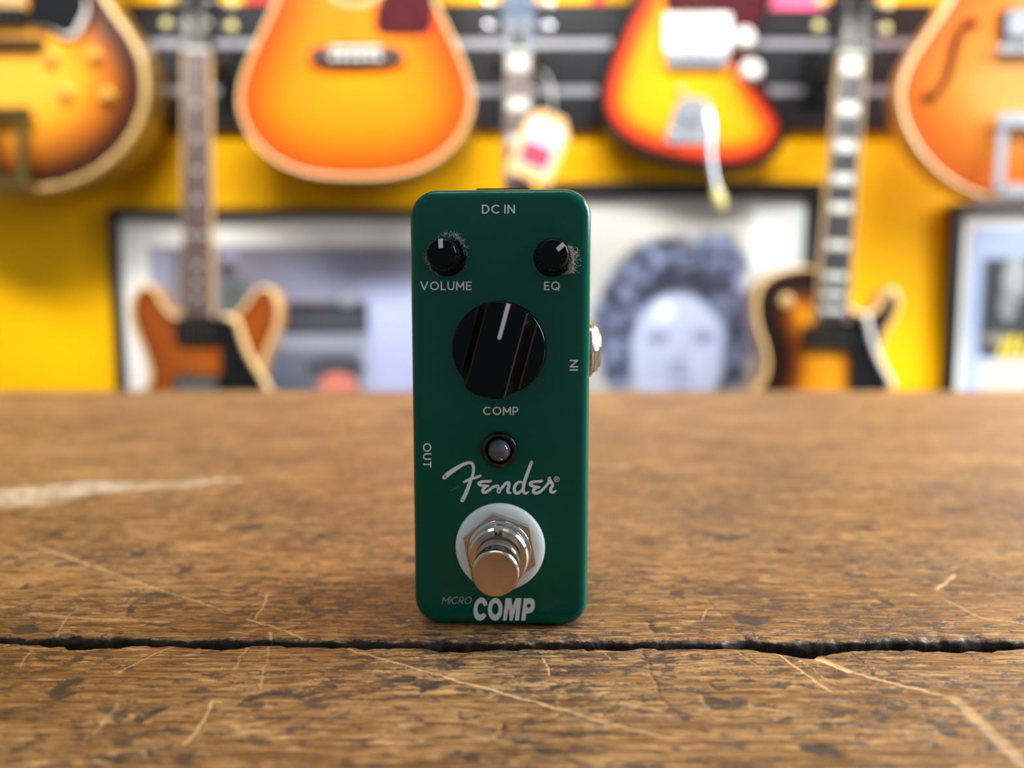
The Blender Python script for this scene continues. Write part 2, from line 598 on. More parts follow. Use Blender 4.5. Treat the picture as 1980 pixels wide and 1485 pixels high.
DARK_LINES = ((((1252, 1256), (1262, 1300), (1270, 1345), (1290, 1365)), 4), (((940, 1430), (1040, 1395), (1110, 1373), (1180, 1342)), 4), (((1645, 1262), (1685, 1303)), 3), (((1165, 1386), (1205, 1352)), 3), (((600, 1130), (602, 1190)), 3), (((290, 1130), (240, 1165), (200, 1185)), 4), (((1370, 1160), (1440, 1235)), 1.5))
SCRATCHES = ((((78, 1058), (240, 1116), (330, 1146), (425, 1178)), 3.0, .75), (((520, 1147), (508, 1172), (494, 1198)), 3, .85), (((478, 1197), (530, 1213), (592, 1234)), 4, .9), (((660, 1251), (760, 1279), (860, 1308)), 3.6, .9), (((860, 1308), (1000, 1348), (1095, 1374)), 4.4, 1), (((1095, 1374), (1190, 1401), (1310, 1432)), 4.0, .7), (((338, 1247), (285, 1270), (222, 1304)), 3, .7), (((414, 1352), (392, 1395), (358, 1440)), 4.5, .7), (((1502, 1262), (1545, 1293), (1606, 1337)), 4.2, 1), (((1535, 1266), (1600, 1315)), 2.5, .6), (((1572, 1268), (1610, 1284), (1640, 1297)), 13, 1), (((1630, 1292), (1680, 1308), (1790, 1336)), 7, .9), (((1790, 1336), (1845, 1352), (1870, 1372)), 12, .45), (((1850, 1352), (1900, 1400)), 22, .5), (((1900, 1400), (1985, 1480)), 26, .5), (((523, 1222), (527, 1240)), 3.5, .9), (((1846, 1111), (1830, 1126), (1812, 1140)), 6, .7), (((60, 1186), (180, 1196), (325, 1203)), 6, .5), (((522, 1245), (512, 1290), (502, 1330)), 2.5, .5), (((132, 1188), (108, 1234)), 3, .6), (((478, 1250), (450, 1295)), 4, .45), (((60, 1255), (40, 1290)), 4, .4), (((1050, 1272), (1062, 1290), (1062, 1310)), 2.5, .8), (((985, 1330), (940, 1350)), 2.5, .4), (((725, 1256), (745, 1250)), 2.5, .6), (((1170, 1262), (1180, 1275)), 2.5, .6), (((1360, 1200), (1364, 1178)), 2.5, .5), (((230, 1360), (180, 1420)), 6, .35), (((1420, 1255), (1480, 1300)), 3, .35), (((1830, 1160), (1900, 1195), (1980, 1205)), 6, .4))
GOUGE = (((-200, 972), (120, 950), .0195, .0175), ((120, 950), (468, 925), .0175, .003))


def vnoise(x, y, seed=0):
    xi, yi = np.floor(x).astype(np.int64), np.floor(y).astype(np.int64)
    fx, fy = x - xi, y - yi
    fx, fy = fx * fx * (3 - 2 * fx), fy * fy * (3 - 2 * fy)

    def h(a, b):
        n = (a * 374761393 + b * 668265263 + seed * 974711) & 0xFFFFFFFF
        n = ((n ^ (n >> 13)) * 1274126177) & 0xFFFFFFFF
        return ((n ^ (n >> 16)) & 0xFFFF) / 65535.0
    return (h(xi, yi) * (1 - fx) + h(xi + 1, yi) * fx) * (1 - fy) + (h(xi, yi + 1) * (1 - fx) + h(xi + 1, yi + 1) * fx) * fy


def fbm(x, y, sc, seed, octv=3):
    return sum((vnoise(x * sc * 2 ** k, y * sc * 2 ** k, seed + k) - .5) / 2 ** k for k in range(octv))


def smooth01(t):
    t = np.clip(t, 0, 1)
    return t * t * (3 - 2 * t)


def seg_np(acc, x, y, wx, wy, a, b, w0, w1, op=1.0):
    m = max(w0, w1) * 1.3 + .006
    sel = np.nonzero((x > min(a[0], b[0]) - m) & (x < max(a[0], b[0]) + m) & (y > min(a[1], b[1]) - m) & (y < max(a[1], b[1]) + m))[0]
    if len(sel) == 0:
        return
    px_, py_ = x[sel] + wx[sel], y[sel] + wy[sel]
    ab = np.array(b) - np.array(a)
    t = np.clip(((px_ - a[0]) * ab[0] + (py_ - a[1]) * ab[1]) / (ab @ ab), 0, 1)
    d = np.hypot(px_ - a[0] - ab[0] * t, py_ - a[1] - ab[1] * t)
    acc[sel] = np.maximum(acc[sel], smooth01((1.15 - d / (w0 + (w1 - w0) * t)) / .7) * op)


def table_marks(x, y):
    near = y < .12
    dent, scr, gou = np.zeros(len(x)), np.zeros(len(x)), np.zeros(len(x))
    wx, wy = fbm(x, y, 160, 1) * .0042, fbm(x, y, 160, 11) * .0036
    for px, py, rx, ry in DENTS:
        a, c = on_table(px, py), on_table(px, py + ry)
        r0, r1 = pw(rx, py), abs(a[1] - c[1])
        sel = np.nonzero((abs(x - a[0]) < r0 * 1.3 + .005) & (abs(y - a[1]) < r1 * 1.3 + .005))[0]
        q = np.hypot((x[sel] + wx[sel] - a[0]) / r0, (y[sel] + wy[sel] - a[1]) / r1)
        dent[sel] = np.maximum(dent[sel], smooth01((1.15 - q) / .6))
    for pts, w in DARK_LINES:
        for a, c in zip(pts, pts[1:]):
            seg_np(dent, x, y, wx * .4, wy * .4, on_table(*a), on_table(*c), pw(w, a[1]), pw(w, c[1]), .75)
    sx, sy = fbm(x, y, 420, 21) * .0006, fbm(x, y, 420, 31) * .0006
    for pts, w, op in SCRATCHES:
        for a, c in zip(pts, pts[1:]):
            seg_np(scr, x, y, sx, sy, on_table(*a), on_table(*c), pw(w, a[1]) * .7, pw(w, c[1]) * .7, op)
    gx, gy = fbm(x, y, 60, 41) * .014, fbm(x, y, 60, 51) * .012
    for a, c, w0, w1 in GOUGE:
        seg_np(gou, x, y, gx, gy, on_table(*a), on_table(*c), w0, w1)
    return dent, scr, gou


def edge_fn(pl, seed):
    pts = np.array([on_table(*p) for p in pl])
    rng = np.random.default_rng(seed)
    ph = rng.uniform(0, 6.28, 12)
    fr = rng.uniform(300, 2600, 12)

    def f(x):
        y = np.interp(x, pts[:, 0], pts[:, 1])
        n = sum(np.sin(x * w + p) / (1 + w / 500) for w, p in zip(fr, ph)) * 0.00009
        return y + n
    return f


def plank_mesh(name, ef, side, far):
    """side +1: plank lies behind the joint, -1: in front of it. Rows run away from the worn edge."""
    xs = np.concatenate([np.arange(-0.75, -0.32, 0.012), np.arange(-0.32, -0.128, 0.0016), np.arange(-0.128, 0.128, 0.0003), np.arange(0.128, 0.32, 0.0016), np.arange(0.32, 0.7501, 0.012)])
    near_end, near_step = (.075, .0004) if side > 0 else (.055, .0003)
    ds = [0, .0001, .0002, .0003, .00045] + list(np.arange(.0006, near_end, near_step))
    if side > 0:
        ds += list(np.arange(near_end, .24, .0016))
    d = ds[-1]
    span = abs(far) + .02 if side < 0 else far + .02
    e = ef(xs)
    flat = [.0] + [1.0]
    nx = len(xs)
    rows = []
    for d in ds:
        rows.append(e + side * d)
    last = rows[-1]
    for t in np.linspace(0, 1, 24)[1:]:
        rows.append(last + (far - last) * t)
    Y = np.array(rows)
    nr0 = len(rows)
    X = np.broadcast_to(xs, Y.shape)
    D = np.abs(Y - e)
    rx = np.sin(xs * 410 + 1.3 * side) * .35 + np.sin(xs * 1130 + .7) * .3 + np.sin(xs * 97 - 2) * .35
    x, y = X.ravel(), Y.ravel()
    dent, scr, gou = table_marks(x, y)
    Z = -0.0010 * np.exp(-D / 0.0004) * (1 + .7 * rx)
    chip = np.clip(fbm(x, y, 260, 71, 4).reshape(Y.shape) * 2.2 + .25, 0, 1) * np.exp(-D / .0012)
    Z = np.minimum(Z - .0009 * chip, 0)
    Z += (-.00022 * dent - .00016 * scr).reshape(Y.shape) * (D > .0002)
    G = np.clip(np.exp(-D / (0.0006 * (1.25 + 1.0 * rx) + 1e-5)) * 0.95 + .5 * chip, 0, 1) * (D < .012)
    base = [np.stack([xs, e + side * .0006, np.full(nx, -.034)], 1), np.stack([xs, e + side * .0002 + fbm(xs, xs * 0, 300, 5) * .0006 * side, np.full(nx, -.005)], 1)]
    V = np.concatenate(base + [np.stack([x, y, Z.ravel()], 1), np.stack([xs, np.full(nx, far), np.full(nx, -.034)], 1)])
    z2, z1 = np.zeros(2 * nx), np.zeros(nx)
    full = lambda a, e2: np.concatenate([z2 + e2, a, z1]).astype(np.float32)
    nr = nr0 + 3
    i, j = np.meshgrid(np.arange(nr), np.arange(nx - 1), indexing='ij')
    i2 = (i + 1) % nr
    q = np.stack([i * nx + j, i * nx + j + 1, i2 * nx + j + 1, i2 * nx + j], -1).reshape(-1, 4)
    if side < 0:
        q = q[:, ::-1]
    capa, capb = np.arange(nr) * nx, np.arange(nr)[::-1] * nx + nx - 1
    if side < 0:
        capa, capb = capa[::-1], capb[::-1]
    loops = np.concatenate([q.ravel(), capa, capb]).astype(np.int32)
    starts = np.concatenate([np.arange(0, q.size, 4), [q.size, q.size + nr]]).astype(np.int32)
    me = bpy.data.meshes.new(name)
    me.vertices.add(len(V))
    me.vertices.foreach_set('co', V.astype(np.float32).ravel())
    me.loops.add(len(loops))
    me.loops.foreach_set('vertex_index', loops)
    me.polygons.add(len(starts))
    me.polygons.foreach_set('loop_start', starts)
    me.update(calc_edges=True)
    me.validate()
    for nm, arr in (('grime', full(G.ravel(), 1)), ('dent', full(dent, 0)), ('scratch', full(scr, 0)), ('gouge', full(gou, 0))):
        at = me.attributes.new(nm, 'FLOAT', 'POINT')
        at.data.foreach_set('value', arr)
    return me


table = thing('wooden_table', 'old worn brown wooden table with dark cracks, dents and scratches', 'table', (0, 0, -0.9))
for nm, pl, sd, sgn, far in (('plank', upper_edge, 3, 1, FAR_Y), ('plank', lower_edge, 8, -1, -0.30)):
    part(nm, plank_mesh(nm, edge_fn(pl, sd), sgn, far), M['wood'], table, loc=(0, 0, 0.9))
M['leg_wood'] = mat('dark_leg_wood', (84, 54, 30), 0.5, vary=0.2, scale=25)
for x0, x1, y0, y1 in ((-0.70, 0.70, FAR_Y - .06, FAR_Y - .035), (-0.70, 0.70, -.265, -.24), (-0.70, -.675, -.24, FAR_Y - .06), (.675, .70, -.24, FAR_Y - .06)):
    MB().box(x0, x1, y0, y1, 0.77, 0.866).build('apron', M['leg_wood'], table)
for x in (-0.67, 0.61):
    for y in (-.24, FAR_Y - .12):
        MB().prism([(x, .866), (x + .06, .866), (x + .05, 0), (x + .01, 0)], y, y + .06).build('leg', M['leg_wood'], table)


# ------------------------------------------------------------------ effects pedal
YAW = -math.radians(2.4)
PEDAL_X = -0.0024


def on_face(px, py, h=0.0):
    """pedal coordinates (u, v) in metres of an image point, on the plane h in front of the pedal face"""
    n = Vector((math.sin(YAW), -math.cos(YAW), 0))      # towards the camera
    ex = Vector((math.cos(YAW), math.sin(YAW), 0))
    o_ = Vector((PEDAL_X, 0, 0))
    d = ray(px, py)
    t = (o_ + n * h - CAM).dot(n) / d.dot(n)
    p = CAM + d * t - o_
    return p.dot(ex), p.z


def paint_material():
    m, nt, b = new_mat('green_pedal_paint')
    tc = nt.nodes.new('ShaderNodeTexCoord')
    nz = noise(nt, tc.outputs['Object'], 900, 3)
    r = nt.nodes.new('ShaderNodeValToRGB')
    r.color_ramp.elements[0].color = (0.0003, 0.090, 0.060, 1)
    r.color_ramp.elements[1].color = (0.0004, 0.104, 0.069, 1)
    nt.links.new(nz.outputs['Fac'], r.inputs['Fac'])
    sp = noise(nt, tc.outputs['Object'], 1500, 2)
    zone = noise(nt, tc.outputs['Object'], 120, 2)
    dust = fmath(nt, 'MULTIPLY', sstep(nt, sp.outputs['Fac'], 0.76, 0.82), sstep(nt, zone.outputs['Fac'], 0.5, 0.7))
    nt.links.new(mixc(nt, fmath(nt, 'MULTIPLY', dust, 0.5), r.outputs['Color'], (150, 190, 175)), b.inputs['Base Color'])
    b.inputs['Roughness'].default_value = 0.14
    b.inputs['Specular IOR Level'].default_value = 0.2
    return m


M['paint'] = paint_material()
M['print'] = mat('silver_print', (244, 248, 255), 0.5, vary=0.04)
M['print_dull'] = mat('thin_silver_print', (196, 202, 206), 0.5, vary=0.04)
M['nylon'] = mat('white_nylon', (236, 248, 250), 0.42, vary=0.03, sss=0.15)
M['knob_line'] = mat('knob_marking', (235, 238, 244), 0.4, vary=0.03)
M['led'] = mat('clear_led', (72, 76, 82), 0.08, vary=0.1, coat=0.5)
M['dust'] = mat('dust_lint', (190, 186, 180), 0.9, vary=0.1)
M['knob_black'] = mat('knob_black', (6, 5, 5), 0.16, vary=0.15, scale=400, spec=0.14)
M['scuff'] = mat('paint_scuff', (60, 150, 112), 0.5, vary=0.1)
M['steel'] = mat('polished_steel', (200, 192, 184), 0.14, metal=1.0, vary=0.04, scale=300)
M['cap_steel'] = mat('footswitch_steel', (196, 178, 164), 0.16, metal=1.0, vary=0.05, scale=500)

pedal = thing('effects_pedal', 'small dark green compressor effects pedal standing upright on the table', 'effects pedal', (PEDAL_X, 0, 0), (0, 0, YAW))


def rounded_rect(x0, x1, z0, z1, r, n=8, taper=0.0):
    out = []
    for cx, cz, a0 in ((x1 - r, z1 - r, 0), (x0 + r, z1 - r, 90), (x0 + r, z0 + r, 180), (x1 - r, z0 + r, 270)):
        for k in range(n + 1):
            a = math.radians(a0 + 90 * k / n)
            out.append((cx + r * math.cos(a), cz + r * math.sin(a)))
    return out


uL = (on_face(791.5, 470, -.0015)[0] + on_face(804.5, 1140, -.0015)[0]) / 2
uR = (on_face(1141, 470, -.0015)[0] + on_face(1137, 1140, -.0015)[0]) / 2
vT = on_face(966, 366, -.0015)[1]
UC = (uL + uR) / 2
BODY_D = 0.030
mb = MB()
rings = []
R_E = 0.0021
prof = [(R_E * (1 - math.sin(math.radians(a))), R_E * (1 - math.cos(math.radians(a)))) for a in range(0, 91, 10)]
prof = [(R_E + 0.0006, 0.0)] + prof + [(-0.0002, BODY_D * .5), (-0.0003, BODY_D)]
for ins, y in prof:
    pl = rounded_rect(uL + ins, uR - ins, 0.0 + max(ins, 0), vT - ins, 0.0056 - max(ins, 0) * .9)
    rings.append([(x, y, z) for x, z in pl])
n = len(rings[0])
vs = [p for r_ in rings for p in r_]
fs = [tuple(range(n))]
mb.add(vs, [tuple(range(n))], False)
for j in range(len(rings) - 1):
    for i in range(n):
        mb.f.append((j * n + i, j * n + (i + 1) % n, (j + 1) * n + (i + 1) % n, (j + 1) * n + i))
        mb.s.append(True)
mb.f.append(tuple((len(rings) - 1) * n + i for i in range(n)))
mb.s.append(False)
mb.build('enclosure', M['paint'], pedal)
MB().prism(rounded_rect(uL + .0004, uR - .0004, .0003, vT - .0004, .0052), BODY_D + .00001, BODY_D + .0018).build('base_plate', M['black_plastic'], pedal)


def small_knob(px, py, ang, label):
    h = 0.0092
    u, v = on_face(px, py, h)
    c = (u, 0, v)
    fl = lambda i: 1.0 if i % 4 < 2 else 0.955
    mb_ = MB()
    mb_.lathe(c, [(.0039, -.0001), (.0039, -.0007), (.0036, -.0011)], 40)
    mb_.lathe(c, [(.0034, -.0011), (.00335, -.0020), (.0031, -.0076), (.00302, -.0084)], 96, flute=fl, smooth=False)
    mb_.lathe(c, [(.00300, -.0083), (.0029, -.0089), (.0027, -.0092)], 48)
    k = mb_.build('control_knob', M['knob_black'], pedal, label)
    a = math.radians(ang)
    p = [rot2(q, -a) for q in ((-.00042, .0011), (.00042, .0011), (.00042, .00285), (-.00042, .00285))]
    MB().prism([(u + x, v + z) for x, z in p], -h - .00012, -h + .0005).build('pointer_mark', M['knob_line'], k)


small_knob(853.0, 490.5, -2, 'black ribbed volume knob with its mark straight up')
small_knob(1069.5, 491.0, 47, 'black ribbed knob with its mark at two o\'clock and lint beside it')

# large bar knob
HB = 0.0128
u, v = on_face(959.0, 678.0, HB)
ang = -math.radians(15.2)
mb = MB()
mb.lathe((u, 0, v), [(.0096, -.0003), (.00975, -.0012), (.0096, -.0034), (.0092, -.0040)], 72)


def bar_ring(w, R, h, n=14):
    p = []
    for k in range(n + 1):
        s = w - 2 * w * k / n
        p.append((s, math.sqrt(R * R - s * s)))
    for k in range(n + 1):
        s = -w + 2 * w * k / n
        p.append((s, -math.sqrt(R * R - s * s)))
    return [(u + rot2(q, ang)[0], -h, v + rot2(q, ang)[1]) for q in p]


levels = [(.0066, .0093, .0038), (.0060, .0094, .0044), (.0052, .0094, .0060), (.0046, .0094, .0085), (.0041, .0094, .0120), (.0040, .00938, .0125), (.0038, .0092, HB)]
rg = [bar_ring(*l) for l in levels]
n = len(rg[0])
k = len(mb.v)
for r_ in rg:
    mb.v += r_
for j in range(len(rg) - 1):
    for i in range(n):
        mb.f.append((k + j * n + i, k + j * n + (i + 1) % n, k + (j + 1) * n + (i + 1) % n, k + (j + 1) * n + i)); mb.s.append(False)
mb.f.append(tuple(k + (len(rg) - 1) * n + i for i in range(n))); mb.s.append(False)
mb.f.append(tuple(k + i for i in range(n))); mb.s.append(False)
bk = mb.build('bar_knob', M['knob_black'], pedal, 'large black bar-shaped compression knob with a white line')
line = [(-.00037, .0025), (-.0002, .00222), (.0002, .00222), (.00037, .0025), (.00040, .00928), (-.00040, .00928)]
MB().prism([(u + rot2(q, ang)[0], v + rot2(q, ang)[1]) for q in line], -HB - .00012, -HB + .001).build('pointer_mark', M['knob_line'], bk)

# indicator light
u, v = on_face(965.5, 870, .0008)
bz = MB().lathe((u, 0, v), [(.0038, -.0001), (.0038, -.0010), (.0035, -.0016), (.0028, -.0016), (.0026, -.0007), (.0024, -.0005)], 48).build('indicator_bezel', M['black_satin'], pedal)
MB().lathe((u, 0, v), [(.00235, -.0004), (.00235, -.0016), (.0021, -.0026), (.0016, -.0032), (.0009, -.0035), (.0002, -.0036)], 40).build('indicator_light', M['led'], bz, 'unlit clear grey indicator light')

# footswitch
HC = 0.0172
u, v = on_face(957.5, 1111, HC)
FS = (u, 0, v)
wp = [(.0094, -.0002), (.0096, -.0006), (.0095, -.0011), (.0090, -.0016), (.0078, -.0018), (.0052, -.0018)]
fs_root = MB().lathe(FS, wp, 72).build('washer', M['nylon'], pedal, 'round white nylon washer around the footswitch')
mb = MB()
hexa = [(u + .0081 * math.cos(math.radians(a)), v + .0081 * math.sin(math.radians(a))) for a in range(100, 460, 60)]
hexb = [(u + .0078 * math.cos(math.radians(a)), v + .0078 * math.sin(math.radians(a))) for a in range(100, 460, 60)]
mb.prism(hexa, -.0037, -.0018)
mb.lathe(FS, [(.0069, -.0036), (.0066, -.0042), (.0058, -.0042)], 48)
mb.build('hex_nut', M['steel'], pedal)
# threaded collar with a notch at the top: ring sectors around the notch
mb = MB()


def ring_sector(mb_, c, r0, r1, h0, h1, a0, a1, n=60):
    pts = []
    for k_ in range(n + 1):
        a = math.radians(a0 + (a1 - a0) * k_ / n)
        pts.append((math.cos(a), math.sin(a)))
    base = len(mb_.v)
    for cx, cz in pts:
        for r_, h_ in ((r0, h0), (r1, h0), (r1, h1 + (.0005 if h1 < h0 else 0)), (r1 - .0004, h1), (r0, h1)):
            mb_.v.append((c[0] + r_ * cx, h_, c[2] + r_ * cz))
    for k_ in range(n):
        for q in range(5):
            q2 = (q + 1) % 5
            mb_.f.append((base + k_ * 5 + q, base + k_ * 5 + q2, base + (k_ + 1) * 5 + q2, base + (k_ + 1) * 5 + q)); mb_.s.append(False)
    mb_.f.append(tuple(base + q for q in range(5))); mb_.s.append(False)
    mb_.f.append(tuple(base + n * 5 + q for q in range(5))); mb_.s.append(False)


ring_sector(mb, FS, .0046, .0062, -.0037, -.0078, 99, 441)
mb.lathe(FS, [(.0061, -.0037), (.0061, -.0052), (.0049, -.0052)], 48)
mb.build('threaded_collar', M['steel'], pedal)
mb = MB()
mb.lathe(FS, [(.0040, -.005), (.0040, -.0094), (.0046, -.0098), (.0047, -.0104), (.0047, -.0162), (.00455, -.0168), (.0042, HC * -1)], 56)
mb.build('footswitch_cap', M['cap_steel'], pedal, 'polished metal footswitch cap')

# jacks
zj = on_wall(1150, 675, 0.015)[1]
mb = MB()
uR2 = uR + .0002
mb.lathe((uR2, .0165, zj), [(.0058, 0), (.0060, .0006), (.0060, .0016), (.0054, .0024), (.0042, .0024)], 6, axis='x', smooth=False)
mb.lathe((uR2, .0165, zj), [(.0064, 0), (.0064, .0010), (.006, .0013)], 40, axis='x')
mb.lathe((uR2, .0165, zj), [(.0042, .001), (.0042, .0030), (.0034, .0030), (.0032, .001)], 32, axis='x')
mb.build('input_jack', M['nickel'], pedal, 'nickel hex nut of the input jack on the right side')
zo = on_face(826, 880)[1]
mb = MB()
mb.lathe((uL - .0002, .0205, zo), [(.0058, 0), (.0060, -.0006), (.0060, -.0012), (.0054, -.0018), (.0042, -.0018)], 6, axis='x', smooth=False)
mb.lathe((uL - .0002, .0205, zo), [(.0042, -.001), (.0042, -.0020), (.0034, -.0020), (.0032, -.0008)], 32, axis='x')
mb.build('output_jack', M['nickel'], pedal)
u0, u1 = on_face(921, 366, -.012)[0], on_face(1027, 366, -.012)[0]
MB().box(u0, u1, .009, .020, vT - .0006, vT + .0015, bev=.0004).build('power_socket', M['black_plastic'], pedal)


# lettering: plain geometric capitals drawn as strokes on a 1-high em, w: stroke width
def arc(cx, cy, rx, ry, a0, a1, n=18):
    return [(cx + rx * math.cos(math.radians(a0 + (a1 - a0) * k_ / n)), cy + ry * math.sin(math.radians(a0 + (a1 - a0) * k_ / n))) for k_ in range(n + 1)]


def glyph(ch, w):
    h = w / 2
    t, b_ = 1 - h, h
    r = .5 - h
    full = [arc(.5, .5, r, r, 0, 360, 40)]
    G = {
        'I': ([[(h, 0), (h, 1)]], w),
        'N': ([[(h, 0), (h, 1)], [(h, 1 - h * .6), (.78 - h, h * .6)], [(.78 - h, 0), (.78 - h, 1)]], .78),
        'D': ([[(h, 0), (h, 1)], [(h, t), (.34, t)] + arc(.34, .5, .44 - h, r, 90, -90) + [(h, b_)]], .80),
        'C': ([arc(.5, .5, r, r, 44, 316, 34)], .90),
        'O': (full, 1.0),
        'Q': (full + [[(.58, .34), (.92, -.02)]], 1.0),
        'V': ([[(h * .7, 1), (.44, h * .5)], [(.44, h * .5), (.88 - h * .7, 1)]], .88),
        'L': ([[(h, 0), (h, 1)], [(h, b_), (.58, b_)]], .58),
        'U': ([[(h, 1), (h, .38)] + arc(.38, .38, .38 - h, .38 - h, 180, 360) + [(.76 - h, 1)]], .76),
        'M': ([[(h, 0), (h, 1)], [(h, 1 - h * .5), (.46, .30)], [(.46, .30), (.92 - h, 1 - h * .5)], [(.92 - h, 0), (.92 - h, 1)]], .92),
        'E': ([[(h, 0), (h, 1)], [(h, t), (.62, t)], [(h, .5), (.57, .5)], [(h, b_), (.62, b_)]], .62),
        'P': ([[(h, 0), (h, 1)], [(h, t), (.36, t)] + arc(.36, .665, .30 - h, .335 - h, 90, -90, 14) + [(h, .33 + h)]], .66),
        'R': ([[(h, 0), (h, 1)], [(h, t), (.36, t)] + arc(.36, .68, .30 - h, .32 - h, 90, -90, 14) + [(h, .36 + h)], [(.34, .38), (.64, 0)]], .68),
        'T': ([[(0, t), (.72, t)], [(.36, 0), (.36, 1)]], .72),
    }
    return G[ch]


def stroke_poly(mb_, pts, w, place):
    """flat band of width w along pts with mitred corners"""
    n_ = len(pts)
    closed = math.dist(pts[0], pts[-1]) < 1e-6
    L_, R_ = [], []
    for i in range(n_):
        if closed:
            p0, p1 = pts[i - 1] if i > 0 else pts[-2], pts[i + 1] if i < n_ - 1 else pts[1]
        else:
            p0, p1 = pts[max(i - 1, 0)], pts[min(i + 1, n_ - 1)]
        tx, ty = p1[0] - p0[0], p1[1] - p0[1]
        l = math.hypot(tx, ty) or 1
        ox, oy = -ty / l * w / 2, tx / l * w / 2
        L_.append((pts[i][0] + ox, pts[i][1] + oy))
        R_.append((pts[i][0] - ox, pts[i][1] - oy))
    vs_ = [place(*p) for p in L_ + R_]
    mb_.add(vs_, [(i, i + 1, n_ + i + 1, n_ + i) for i in range(n_ - 1)])


def place_text(name, body, box, rot=0, shear=0.0, w=.155, gap=.17, material='print', label=None):
    x = 0.0
    items = []
    for ch in body:
        if ch == ' ':
            x += .26
            continue
        st, wd = glyph(ch, w)
        items.append((st, x))
        x += wd + gap
    W = x - gap
    x0, y0, x1, y1 = box
    if shear:
        W += shear
    mb_ = MB()
    k_ = 0
    for st, ox in items:
        for q in st:
            yo = -.00004 - k_ * 2e-7
            k_ += 1

            def place(a, b_):
                a, b_ = (a + ox + shear * b_) / W, b_
                if rot == 90:
                    a, b_ = 1 - b_, a
                elif rot == -90:
                    a, b_ = b_, 1 - a
                u_, v_ = on_face(x0 + (x1 - x0) * a, y1 + (y0 - y1) * b_)
                return (u_, yo, v_)
            stroke_poly(mb_, q, w, place)
    mb_.build(name, M[material], pedal, label)


place_text('power_lettering', 'DC IN', (931.7, 395.8, 995.8, 413), label='grey letters reading DC IN')
place_text('volume_lettering', 'VOLUME', (812.7, 544.3, 911.9, 561.2), label='grey letters reading VOLUME')
place_text('equaliser_lettering', 'EQ', (1052, 544.3, 1082.7, 561.2), label='grey letters reading EQ')
place_text('compression_lettering', 'COMP', (934, 786.4, 1002.3, 802.4), label='small grey letters reading COMP under the bar knob')
place_text('input_lettering', 'IN', (1101.5, 695.7, 1117.7, 716.9), rot=90, label='sideways grey letters reading IN')
place_text('output_lettering', 'OUT', (818, 856.8, 834, 903.9), rot=-90, label='sideways grey letters reading OUT')
place_text('model_lettering', 'MICRO', (854.5, 1154, 913.5, 1167.5), shear=0.22, w=.085, gap=.16, material='print_dull', label='thin slanted grey letters reading MICRO')


def zpt(x, y, ox, oy, s):
    return on_face(ox + x / s, oy + y / s)


def fill_shape(name, splines, material, label=None):
    c = bpy.data.curves.new(name, 'CURVE')
    c.dimensions = '2D'
    c.fill_mode = 'FRONT'
    for pts in splines:
        sp = c.splines.new('POLY')
        sp.points.add(len(pts) - 1)
        for p_, q in zip(sp.points, pts):
            p_.co = (q[0] * 1000, q[1] * 1000, 0, 1)
        sp.use_cyclic_u = True
    o_ = link(bpy.data.objects.new(name, c))
    bpy.context.view_layer.update()
    me = bpy.data.meshes.new_from_object(o_.evaluated_get(bpy.context.evaluated_depsgraph_get()))
    bpy.data.objects.remove(o_)
    me.materials.clear()
    for v_ in me.vertices:
        v_.co = (v_.co.x / 1000, -.00004, v_.co.y / 1000)
    part(name, me, material, pedal, label)


Z3 = lambda x, y: zpt(x, y, 840, 1130, 9.0)
Cs = [(925, 350), (905, 290), (870, 243), (820, 224), (770, 238), (725, 285), (693, 355), (679, 440), (684, 520), (705, 583), (745, 620), (800, 631), (850, 612), (882, 580), (903, 540), (850, 488), (832, 514), (803, 525), (772, 508), (752, 465), (750, 405), (765, 355), (792, 327), (822, 322), (848, 340), (865, 385)]


def oval(cx, cy, rx, ry, sh, n=40):
    return [(cx + rx * math.cos(2 * math.pi * k / n) - sh * math.sin(2 * math.pi * k / n) * ry, cy + ry * math.sin(2 * math.pi * k / n)) for k in range(n)]


Ms = [(1190, 628), (1240, 238), (1337, 238), (1354, 392), (1418, 238), (1515, 238), (1472, 628), (1398, 628), (1424, 392), (1360, 628), (1308, 628), (1296, 392), (1252, 628)]
Ps = [(1558, 240), (1680, 240), (1722, 256), (1745, 300), (1750, 360), (1738, 425), (1705, 478), (1650, 503), (1596, 505), (1582, 628), (1508, 628)]
Ph = [(1617, 338), (1655, 336), (1676, 350), (1680, 370), (1668, 394), (1642, 404), (1606, 404)]
fill_shape('name_lettering', [[Z3(*p) for p in Cs], [Z3(*p) for p in oval(1059, 433, 128, 197, .02)], [Z3(*p) for p in oval(1058, 424, 58, 101, .02)], [Z3(*p) for p in Ms], [Z3(*p) for p in Ps], [Z3(*p) for p in Ph]], M['print'], 'bold slanted silver letters reading COMP at the bottom')

# script logo: brush strokes of varying width
Z1 = lambda x, y: zpt(x, y, 840, 870, 7.615)
PXM = on_face(1000, 935)[0] - on_face(999, 935)[0]


def stroke(mb_, pts, yoff):
    sp = spline([(x, y, w) for x, y, w in pts], 8, closed=False)
    P = [Z1(a, b_) for a, b_, _ in sp]
    Wd = [w / 7.615 * PXM / 2 for _, _, w in sp]
    L, Rr = [], []
    m_ = len(P)
    for i in range(m_):
        a, b_ = P[max(i - 1, 0)], P[min(i + 1, m_ - 1)]
        tx, tz = b_[0] - a[0], b_[1] - a[1]
        l = math.hypot(tx, tz) or 1
        L.append((P[i][0] - tz / l * Wd[i], yoff, P[i][1] + tx / l * Wd[i]))
        Rr.append((P[i][0] + tz / l * Wd[i], yoff, P[i][1] - tx / l * Wd[i]))
    mb_.add(L + Rr, [(i, i + 1, m_ + i + 1, m_ + i) for i in range(m_ - 1)])
    for i in (0, m_ - 1):
        n_ = 18
        mb_.add([(P[i][0] + Wd[i] * math.cos(6.2832 * q / n_), yoff, P[i][1] + Wd[i] * math.sin(6.2832 * q / n_)) for q in range(n_)], [tuple(range(n_))])


